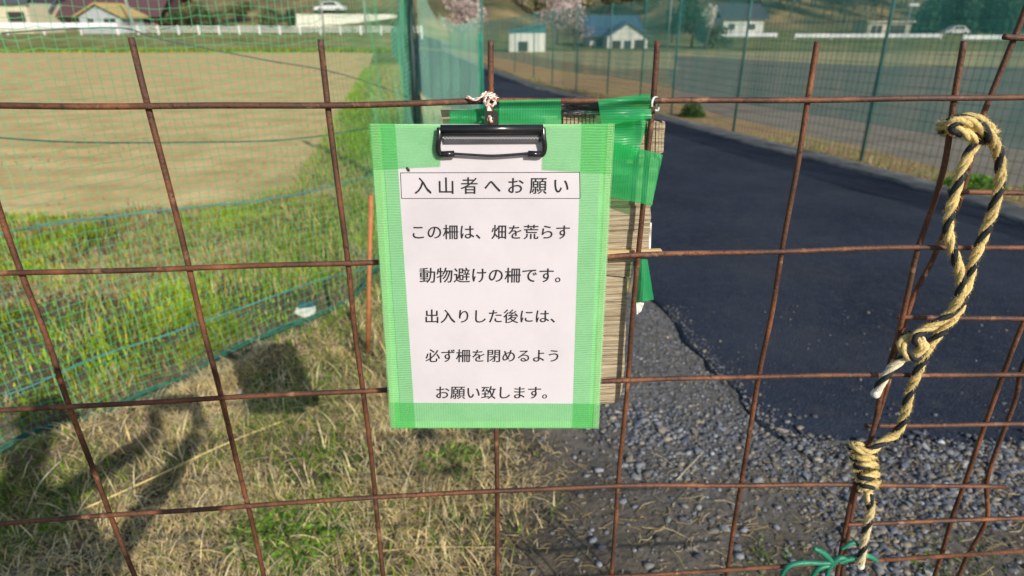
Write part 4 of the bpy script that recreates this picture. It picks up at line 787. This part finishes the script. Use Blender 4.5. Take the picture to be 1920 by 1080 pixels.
# ------------------------------------------------------------------ the village
def gpt(px, Y, dz=0.0): d = ray(px, 50); p = at(px, 50, Y); return Vector((p.x, Y, h1(p.x, Y) + dz))
def zat(py, Y): return at(960, py, Y).z
def house(name, px0, px1, Y, ytop, ywall, wall, roof, label, depth=7, gable='side', windows=(), over=0.4, rot=0.0, ybase=None, cat='house', roofk=None, group=None):
    x0, x1 = at(px0, 50, Y).x, at(px1, 50, Y).x; zb = min(h1(x0, Y), h1(x1, Y)) - 0.3; zb = zb if ybase is None else zat(ybase, Y); zw, zt = zat(ywall, Y), zat(ytop, Y)
    t = thing(name, ((x0 + x1) / 2, Y, zb), label, cat, group); cx, cy = (x0 + x1) / 2, Y + depth / 2; w = x1 - x0
    mb = MB(); mb.box((cx, cy, (zb + zw) / 2), (w, depth, zw - zb))
    if gable == 'front': mb.prism([(x0, Y, zw), (x1, Y, zw), (cx, Y, zt - 0.05)], (0, depth, 0))
    mb.build('wall', wall, t)
    o = over; rb = MB()
    if gable == 'front':
        for s in (-1, 1):
            e = Vector((cx + s * (w / 2 + o), Y - o, zw - o * (zt - zw) / (w / 2))); r = Vector((cx, Y - o, zt)); rb.prism([e, r, r + Vector((0, 0, .14)), e + Vector((0, 0, .14))], (0, depth + 2 * o, 0))
    elif gable == 'side':
        for s in (-1, 1):
            e = Vector((x0 - o, cy + s * (depth / 2 + o), zw - 0.1)); r = Vector((x0 - o, cy, zt)); rb.prism([e, r, r + Vector((0, 0, .14)), e + Vector((0, 0, .14))], (w + 2 * o, 0, 0))
        for xx in (x0, x1 - .02): rb.prism([(xx, Y, zw), (xx, Y + depth, zw), (xx, cy, zt - .05)], (.02, 0, 0))
    elif gable == 'mono': rb.prism([(x0 - o, Y - o, zw), (x1 + o, Y - o, zt), (x1 + o, Y - o, zt + .14), (x0 - o, Y - o, zw + .14)], (0, depth + 2 * o, 0)); rb.prism([(x0, Y, zw - .01), (x1, Y, zw - .01), (x1, Y, zt)], (0, depth, 0))
    else: rb.box((cx, cy, zw + .1), (w + 2 * o, depth + 2 * o, .2))
    rb.build('roof', roof, t)
    for (a, b_, c, d, kind) in windows:               # px0, px1, ytop, ybottom
        xa, xb = at(a, 50, Y).x, at(b_, 50, Y).x; za, zc = zat(d, Y), zat(c, Y); f = MB()
        f.box(((xa + xb) / 2, Y - .03, (za + zc) / 2), (xb - xa, .08, zc - za)); fo = f.build('window' if kind == 'w' else 'door', MAT['frame'] if kind == 'w' else MAT['dark'], t)
        if kind == 'w':
            for k in range(2): q = MB(); q.box((xa + (xb - xa) * (.27 + .46 * k), Y - .09, (za + zc) / 2), ((xb - xa) * .4, .04, (zc - za) * .84)); q.build('pane', MAT['glass'], fo)
    return t
MAT['frame'] = M('window_frame', [(.55, .55, .52)], rough=.5); MAT['dark'] = M('dark_opening', [(.03, .028, .025), (.06, .055, .05)], 3, .7); MAT['glass'] = M('window_glass', [(.03, .045, .055)], rough=.1, spec=.7)
cream = M('cream_wall', [(.50, .44, .30), (.62, .56, .42)], 2, .85, var=(12, .3)); white = M('white_wall', [(.62, .63, .56), (.76, .76, .70)], 2, .8, var=(10, .3)); brownw = M('brown_wall', [(.14, .10, .07), (.24, .18, .12)], 2, .85)
maroon = M('maroon_roof', [(.075, .04, .045), (.13, .065, .07)], 6, .7, stretch=(5, 1, 1)); slate = M('slate_roof', [(.05, .055, .07), (.09, .10, .12)], 6, .6, stretch=(5, 1, 1)); bluer = M('blue_roof', [(.05, .10, .17), (.09, .16, .24)], 6, .5, stretch=(5, 1, 1)); yelr = M('ochre_roof', [(.42, .29, .10), (.55, .40, .16)], 6, .7); tealr = M('teal_roof', [(.04, .15, .17), (.07, .22, .23)], 6, .5)
house('cream_building', -90, 60, 84, -70, 6, cream, slate, 'cream building with a dark garage opening at the top left corner', windows=[(20, 52, 22, 41, 'd'), (-60, -20, 0, 22, 'w')], gable='side')
house('dark_roof_house', 64, 100, 88, -25, 22, brownw, slate, 'narrow dark house between the cream building and the maroon roof', windows=[(72, 92, 26, 40, 'w')])
house('maroon_roof_house', 100, 296, 90, -42, 30, brownw, maroon, 'wide house with a maroon roof at the top left', depth=10, windows=[(110, 140, 34, 46, 'w'), (236, 262, 36, 48, 'd'), (266, 290, 36, 46, 'w')], over=1.2)
house('ochre_gable_annex', 152, 230, 82, 7, 29, M('grey_wall', [(.30, .32, .34), (.42, .43, .44)], 2, .8), yelr, 'small annex with a yellow ochre gable roof before the maroon roof', gable='front', depth=5, windows=[(166, 180, 33, 46, 'w'), (196, 222, 33, 44, 'w')], over=.5)
house('brown_apartment', 664, 800, 118, -80, -30, brownw, slate, 'brown building with tall window bays at the top behind the white wall', windows=[(672, 690, -20, 18, 'w'), (700, 722, -20, 18, 'w'), (735, 748, -20, 20, 'd'), (756, 778, -20, 18, 'w')])
house('white_shed', 955, 1023, 58, 47, 62, white, tealr, 'white corrugated shed with a slanting teal roof beyond the road', gable='mono', depth=4, over=.15, windows=[(972, 990, 78, 96, 'd')])
house('blue_roof_house', 1108, 1196, 74, 31, 66, white, bluer, 'house with a large blue tiled roof in the valley', depth=8, over=.8, windows=[(1118, 1134, 72, 88, 'w')])
house('white_gable_house', 1140, 1216, 70, 43, 68, white, bluer, 'low white gable-fronted house with open porch posts below the blue roof', gable='front', depth=4, over=.35, windows=[(1150, 1166, 76, 94, 'd'), (1172, 1186, 75, 92, 'w'), (1192, 1208, 75, 94, 'd')])
house('white_house', 1356, 1432, 92, 8, 34, white, slate, 'two-window white house with grey roof right of the dark trees', depth=8, over=.5, windows=[(1366, 1378, 44, 56, 'w'), (1402, 1416, 44, 56, 'w')])
house('cream_hut', 1628, 1708, 88, 36, 42, cream, M('cream_roof', [(.5, .47, .36)], rough=.7), 'cream flat-roofed hut behind the white guardrail', gable='flat', depth=4, over=.35, windows=[(1632, 1656, 46, 64, 'w'), (1668, 1698, 47, 66, 'd')])
# pale retaining wall on the rise
whitec = M('pale_concrete', [(.52, .50, .42), (.66, .64, .56)], 1.5, .85, var=(8, .3))
rw = MB(); pts = [(555, 96), (610, 97), (670, 99), (745, 102)]
for (a, ya), (c, yc) in zip(pts[:-1], pts[1:]):
    A, Cc = at(a, 50, ya), at(c, 50, yc); zt0, zt1 = zat(26 + (745 - a) * .00, ya), zat(27, yc); rw.prism([(A.x, ya, zat(54, ya)), (Cc.x, yc, zat(52, yc)), (Cc.x, yc, zt1), (A.x, ya, zt0)], (0, .3, 0))
rw.build('retaining_wall', whitec, label='pale concrete retaining wall on the rise behind the railing', cat='wall')
# guardrails
railm = M('white_paint', [(.72, .73, .74), (.82, .82, .82)], 3, .5)
def guard(px0, px1, Y, y0, y1, label, rails=1, step=4.0):
    xa, xb = at(px0, 50, Y).x, at(px1, 50, Y).x; z0, z1 = zat(y1, Y), zat(y0, Y); t = thing('guardrail', ((xa + xb) / 2, Y, h1((xa + xb) / 2, Y)), label, 'guardrail', None)
    nseg = max(1, int(round((xb - xa) / step)))
    for k in range(nseg):
        x = xa + (xb - xa) * k / nseg; w = (xb - xa) / nseg - .05
        if rails == 1: MB().prism([(x, Y, z0), (x, Y - .06, z0 + (z1 - z0) * .25), (x, Y, z0 + (z1 - z0) * .5), (x, Y - .06, z0 + (z1 - z0) * .75), (x, Y, z1), (x, Y + .05, z1), (x, Y + .05, z0)], (w, 0, 0)).build('rail_beam', railm, t)
        else:
            for j in range(rails): MB().box((x + w / 2, Y, z0 + (z1 - z0) * (j + .7) / rails), (w, .05, .07)).build('rail_beam', railm, t)
    for k in range(nseg + 1):
        x = xa + (xb - xa) * k / nseg; g0 = h1(x, Y); MB().box((x, Y + .1, (g0 + z1) / 2), (.12 if rails == 1 else .16, .08, max(.2, z1 - g0 + (.02 if rails == 1 else .12)))).build('rail_post', railm, t)
guard(-60, 218, 76, 43, 54, 'thick white guardrail in front of the cream building', step=4)
guard(218, 790, 78, 49, 62, 'white railing with posts and three thin rails along the far lane', rails=3, step=2.4)
guard(1494, 1770, 82, 63.5, 70.5, 'long white guardrail in front of the cream hut')
guard(1812, 2050, 80, 66, 74, 'white guardrail at the top right edge')
guard(1350, 1460, 86, 62, 69, 'short white guardrail below the white house')
# poles
def upole(px, Y, r, label, lean=0.0, lamp=False):
    p = gpt(px, Y); t = thing('utility_pole', p, label, 'pole', None); MB().tube([p, p + Vector((lean, 0, 8))], [r, r * .7], 8).build('pole', M('pole_concrete', [(.34, .34, .33)], rough=.8) if 'pc' not in MAT else MAT['pc'], t, smooth=True)
    if lamp: z = zat(9, Y); MB().box((p.x + .3, Y, z), (1.2, .3, .3)).build('lamp_head', railm, t)
    return t
MAT['pc'] = M('pole_concrete', [(.34, .34, .33)], rough=.8)
upole(253, 79, .16, 'leaning grey utility pole before the maroon roof', -.9); upole(686, 74, .12, 'slim grey pole by the railing before the brown building'); upole(606, 72, .09, 'thin grey pole left of the slim pole by the railing')
upole(1255, 60, .06, 'thin pale pole between the gable house and dark trees'); upole(1700, 90, .10, 'pale pole with lamp beside the cream hut', 0, True)
# vehicles, small
def car(px0, px1, Y, ybot, label, col):
    xa, xb = at(px0, 50, Y).x, at(px1, 50, Y).x; z0 = zat(ybot, Y); L = xb - xa; W = L * .42; h = L * .36; t = thing('parked_car', ((xa + xb) / 2, Y, z0), label, 'car')
    prof = [(0, .25), (.02, .5), (.22, .58), (.34, .95), (.70, 1.0), (.86, .62), (.99, .52), (1, .25)]
    MB().prism([(xa + L * u, Y, z0 + h * v) for u, v in prof], (0, W, 0)).build('body', col, t)
    MB().prism([(xa + L * u, Y - .02, z0 + h * v) for u, v in ((.27, .62), (.37, .9), (.68, .94), (.80, .64))], (0, W + .04, 0)).build('window', MAT['glass'], t)
    for u in (.2, .8):
        wv = MB(); cx = xa + L * u; wv.tube([(cx, Y - .04, z0 + h * .2), (cx, Y + .2, z0 + h * .2)], h * .2, 12); wv.build('wheel', MAT['dark'], t)
wcar = M('car_paint', [(.7, .68, .68)], rough=.25, spec=.6)
car(592, 648, 104, 24, 'white car parked above the pale retaining wall', wcar); car(1776, 1822, 86, 66, 'white car parked behind the guardrail at the top right', wcar)

# ------------------------------------------------------------------ trees
leafattr = M_attr('leaves', 0.7, trans=0.2); bark = M('bark', [(.10, .085, .065), (.19, .165, .13)], 6, .9, bmp=.5)
def crown_np(blobs, n, size, cols, flat=1.0):
    cols = np.array(cols); w = np.array([b[3] * b[4] * b[5] for b in blobs]); idx = RNG.choice(len(blobs), n, p=w / w.sum()); B = np.array(blobs)[idx]
    d = RNG.normal(size=(n, 3)); d /= np.linalg.norm(d, axis=1)[:, None]; rr = RNG.random(n) ** 0.45; P = B[:, :3] + d * rr[:, None] * B[:, 3:6]
    u = RNG.normal(size=(n, 3)); u /= np.linalg.norm(u, axis=1)[:, None]; v = np.cross(u, RNG.normal(size=(n, 3))); v /= np.linalg.norm(v, axis=1)[:, None]
    s = size * RNG.uniform(.5, 1.3, (n, 1)); V = np.stack([P - u * s, P - v * s * .6, P + u * s, P + v * s * .6], 1).reshape(-1, 3)
    F = np.arange(n * 4).reshape(n, 4); c = cols[RNG.integers(0, len(cols), len(blobs))][idx] * RNG.uniform(.7, 1.3, (n, 1)); return V, F, np.repeat(c, 4, 0)
def tree(name, px, Y, h, rad, low_, cols, label, n=1500, size=.22, conic=False, group=None, trunk=.14, cat='tree', lean=0):
    p = gpt(px, Y); t = thing(name, p, label, cat, group); mb = MB(); mb.tube([p - Vector((0, 0, .2)), p + Vector((lean * .5 + .1, 0, h * .45)), p + Vector((lean, 0, h * .9))], [trunk, trunk * .7, trunk * .2], 8)
    blobs = []
    for k in range(9 if not conic else 12):
        if conic: f = k / 12; r = rad * (1 - f * .85); blobs.append((p.x + random.uniform(-.2, .2), Y + random.uniform(-.2, .2), p.z + low_ + (h - low_) * f, r, r, h / 12))
        else:
            a = random.uniform(0, 6.28); q = rad * random.uniform(.25, .7); zc = low_ + (h - low_) * random.uniform(.2, .85); bx = (p.x + q * math.cos(a) + lean * zc / h, Y + q * math.sin(a), p.z + zc, rad * random.uniform(.35, .55), rad * .45, (h - low_) * random.uniform(.16, .28)); blobs.append(bx)
            mb.tube([p + Vector((lean * .3, 0, h * .25)), p.lerp(Vector(bx[:3]), .6) + Vector((0, 0, .2)), Vector(bx[:3])], [trunk * .5, trunk * .3, trunk * .1], 5)
    mb.build('trunk', bark, t, smooth=True); V, F, c = crown_np(blobs, n, size, cols); np_mesh('crown', V, F, leafattr, t, tint=c); return t
BL = [(.52, .40, .38), (.60, .50, .47), (.42, .33, .31)]; DK = [(.02, .06, .03), (.03, .085, .04), (.045, .10, .045)]; MD = [(.05, .09, .035), (.08, .12, .045), (.12, .14, .06)]; OL = [(.14, .14, .06), (.2, .18, .08), (.1, .1, .05)]; GY_ = [(.12, .12, .085), (.17, .165, .12), (.09, .10, .07), (.06, .09, .05)]
tree('cherry_tree', 866, 70, 5.5, 3.0, 1.0, BL, 'pale pink cherry tree seen through the gap above the draped net', 2600, .12)
tree('cherry_tree', 1078, 62, 5.0, 2.6, .7, BL, 'pale pink cherry tree left of the blue roofed house', 2200, .12)
tree('cherry_tree', 1045, 80, 7, 3.0, 2.0, BL, 'larger pink cherry tree behind and left of the blue roof', 2200, .12)
tree('broadleaf_tree', 1300, 72, 7, 2.4, .3, DK, 'dense dark green tree right of the white gable house', 2600, .16)
tree('broadleaf_tree', 1262, 84, 4.2, 1.3, .3, DK, 'small dark tree just right of the gable house roof', 900, .16)
tree('magnolia_tree', 1325, 68, 4.2, 1.0, 1.8, [(.75, .72, .62), (.62, .6, .5)], 'white blossoming tree leaning over the dark green tree', 420, .12, lean=.5)
tree('broadleaf_tree', 1340, 70, 2.2, 2.2, .1, MD, 'low green shrubby tree below the white house', 1500, .14)
tree('conifer_tree', 548, 92, 3.6, .6, .2, DK, 'small dark column tree at the left end of the retaining wall', 800, .14)
for i, (px, Y, nm) in enumerate(((320, 92, 'left'), (360, 97, 'mid'), (405, 94, 'right'), (455, 99, 'end'), (505, 95, 'wall'))):
    tree('hillside_shrub', px, Y, 2.8 + .5 * (i % 2), 2.6, .1, OL if i % 2 else MD, ('olive brown', 'dull green', 'tall olive', 'sparse green', 'round olive')[i] + ' shrub on the slope ' + ('next to the maroon roofed house', 'second along from the maroon roofed house', 'in the middle of the bank above the railing', 'right of the middle of the bank', 'beside the dark column tree')[i], 1300, .16, cat='shrub')
tree('hillside_shrub', 760, 96, 2.2, 2.4, .1, OL, 'olive mound of shrubs right of the retaining wall', 1400, .16, cat='shrub')
for i in range(9):
    px = 1735 + i * 24 + random.uniform(-6, 6); tree('conifer_tree', px, 94 + (i % 3) * 3, 9, 2.0, .2, DK, 'dark evergreen in the row behind the top right guardrail', 1300, .26, conic=True, group='dark conifers at the top right')
for i in range(20):
    px = 1420 + i * 15 + random.uniform(-5, 5); tree('bare_tree', px, 100 + random.uniform(0, 12), 10, 2.2, 1.2, GY_, 'slender grey-green tree in the wood behind the white house and hut', 1000, .18, group='slender trees in the wood', trunk=.11)
for i in range(12):
    px = 870 + i * 34 + random.uniform(-8, 8); tree('hill_tree', px, 122 + random.uniform(0, 14), 7, 3.2, .4, OL if i % 3 else MD, 'olive brown tree on the hillside above the village', 900, .3, group='trees on the hillside')

# ------------------------------------------------------------------ the person taking the picture (their shadow falls on the gate)
def skin(name, chain, mat, parent, sub=1):
    """chain: list of (parent index, co, radius)"""
    me = bpy.data.meshes.new(name); me.from_pydata([c[1] for c in chain], [(c[0], i) for i, c in enumerate(chain) if c[0] >= 0], [])
    o = bpy.data.objects.new(name, me); COL.objects.link(o); o.parent = parent
    if parent: o.matrix_parent_inverse = Matrix.Translation(-Vector(parent.location))
    md = o.modifiers.new('skin', 'SKIN'); md.use_smooth_shade = True
    for i, c in enumerate(chain): me.skin_vertices[0].data[i].radius = (c[2], c[2]) if not isinstance(c[2], tuple) else c[2]
    me.skin_vertices[0].data[0].use_root = True
    if sub: sm = o.modifiers.new('sub', 'SUBSURF'); sm.levels = sub; sm.render_levels = sub
    me.materials.append(mat); return o
VIEW = Vector((0, CP, -SP)); UPV = Vector((0, SP, CP)); PH = Vector((-0.050, 0, CAMZ)) - VIEW * 0.012 + UPV * 0.024
hp = Vector((-0.34, -0.40, 1.60))                       # the head, just behind the phone
bx, by = hp.x, hp.y - 0.05; k_ = (hp.z + 0.02) / 1.72
person = thing('person', (bx, by, 0), 'person in a dark jacket and cap photographing the gate with a phone', 'person')
skinm = M('skin', [(.50, .32, .23), (.58, .38, .28)], 20, .5); jacket = M('jacket', [(.03, .04, .06), (.05, .06, .09)], 20, .85); capm = M('cap_cloth', [(.03, .035, .05), (.05, .055, .075)], 30, .8)
def hand_at(s): return PH + Vector((s * .070, 0, 0)) - VIEW * .010
wl, wr_ = hand_at(-1) + Vector((.02, -.05, -.09)), hand_at(1) + Vector((.03, -.06, -.08))
skin('body', [(-1, (bx, by, .98 * k_), (.16, .11)), (0, (bx, by, 1.18 * k_), (.14, .10)), (1, (bx, by + .0, 1.36 * k_), (.16, .10)), (2, (bx, by + .01, 1.47 * k_), .06), (3, (bx, by + .03, 1.56 * k_), .055),
      (2, (bx - .17, by + .01, 1.38 * k_), .055), (5, (bx - .22, by + .06, 1.18 * k_), .045), (6, tuple(wl), .030), (2, (bx + .17, by + .01, 1.38 * k_), .055), (8, (bx + .20, by + .08, 1.17 * k_), .045), (9, tuple(wr_), .030),
      (0, (bx - .10, by, .90), .095), (11, (bx - .11, by + .02, .50), .062), (12, (bx - .12, by - .02, .09), .042), (13, (bx - .12, by + .14, .04), .035), (0, (bx + .10, by, .90), .095), (15, (bx + .11, by + .02, .50), .062), (16, (bx + .12, by - .02, .09), .042), (17, (bx + .12, by + .14, .04), .035)], jacket, person, 2)
z = hp.z
mb = MB(); mb.tube([(bx, by + .035, z - .16), (bx, by + .05, z - .11), (bx, by + .06, z - .05), (bx, by + .055, z + .03), (bx, by + .05, z + .07)], [.045, .062, .080, .082, .05], 16); mb.tube([(bx, by + .13, z - .05), (bx, by + .158, z - .068)], [.008, .014], 8); mb.build('head', skinm, person, smooth=True)
mb = MB(); mb.tube([(bx, by + .05, z + .0), (bx, by + .05, z + .05), (bx, by + .045, z + .085), (bx, by + .045, z + .10)], [.088, .090, .065, .01], 18); mb.tube([(bx, by + .065, z + .002), (bx, by + .068, z + .010)], [.125, .120], 22); mb.build('cap', capm, person, smooth=True)
for s_i, wr in ((-1, wl), (1, wr_)):                 # hands grip the two short ends of the phone
    edge = hand_at(s_i); palm = edge + Vector((s_i * .018, 0, 0)) - UPV * .03 - VIEW * .02
    ch = [(-1, tuple(wr), .026), (0, tuple(palm), (.028, .015))]
    for k in range(4):
        b0 = edge + Vector((s_i * .016, 0, 0)) + UPV * (.016 - .017 * k) - VIEW * .006; m1 = b0 + Vector((-s_i * .006, 0, 0)) + VIEW * .014; tip = m1 + Vector((-s_i * (.014 + .004 * (k % 2)), 0, 0)) - VIEW * .004
        i0 = len(ch); ch += [(1, tuple(b0), .009), (i0, tuple(m1), .008), (i0 + 1, tuple(tip), .0065)]
    i0 = len(ch); ch += [(1, tuple(edge - UPV * .02 - VIEW * .016), .010), (i0, tuple(edge + UPV * .004 - VIEW * .016 - Vector((s_i * .018, 0, 0))), .008)]
    skin('hand', ch, skinm, person, 1)
phone = MB(); hw, hh = .070, .034; q = [PH + Vector((a * hw, 0, 0)) + UPV * (b * hh) for a, b in ((-1, -.9), (-.95, -1), (.95, -1), (1, -.9), (1, .9), (.95, 1), (-.95, 1), (-1, .9))]
phone.prism(q, -VIEW * .009).build('phone', M('phone_case', [(.02, .02, .025)], rough=.3), label='black phone held sideways in both hands', cat='phone')
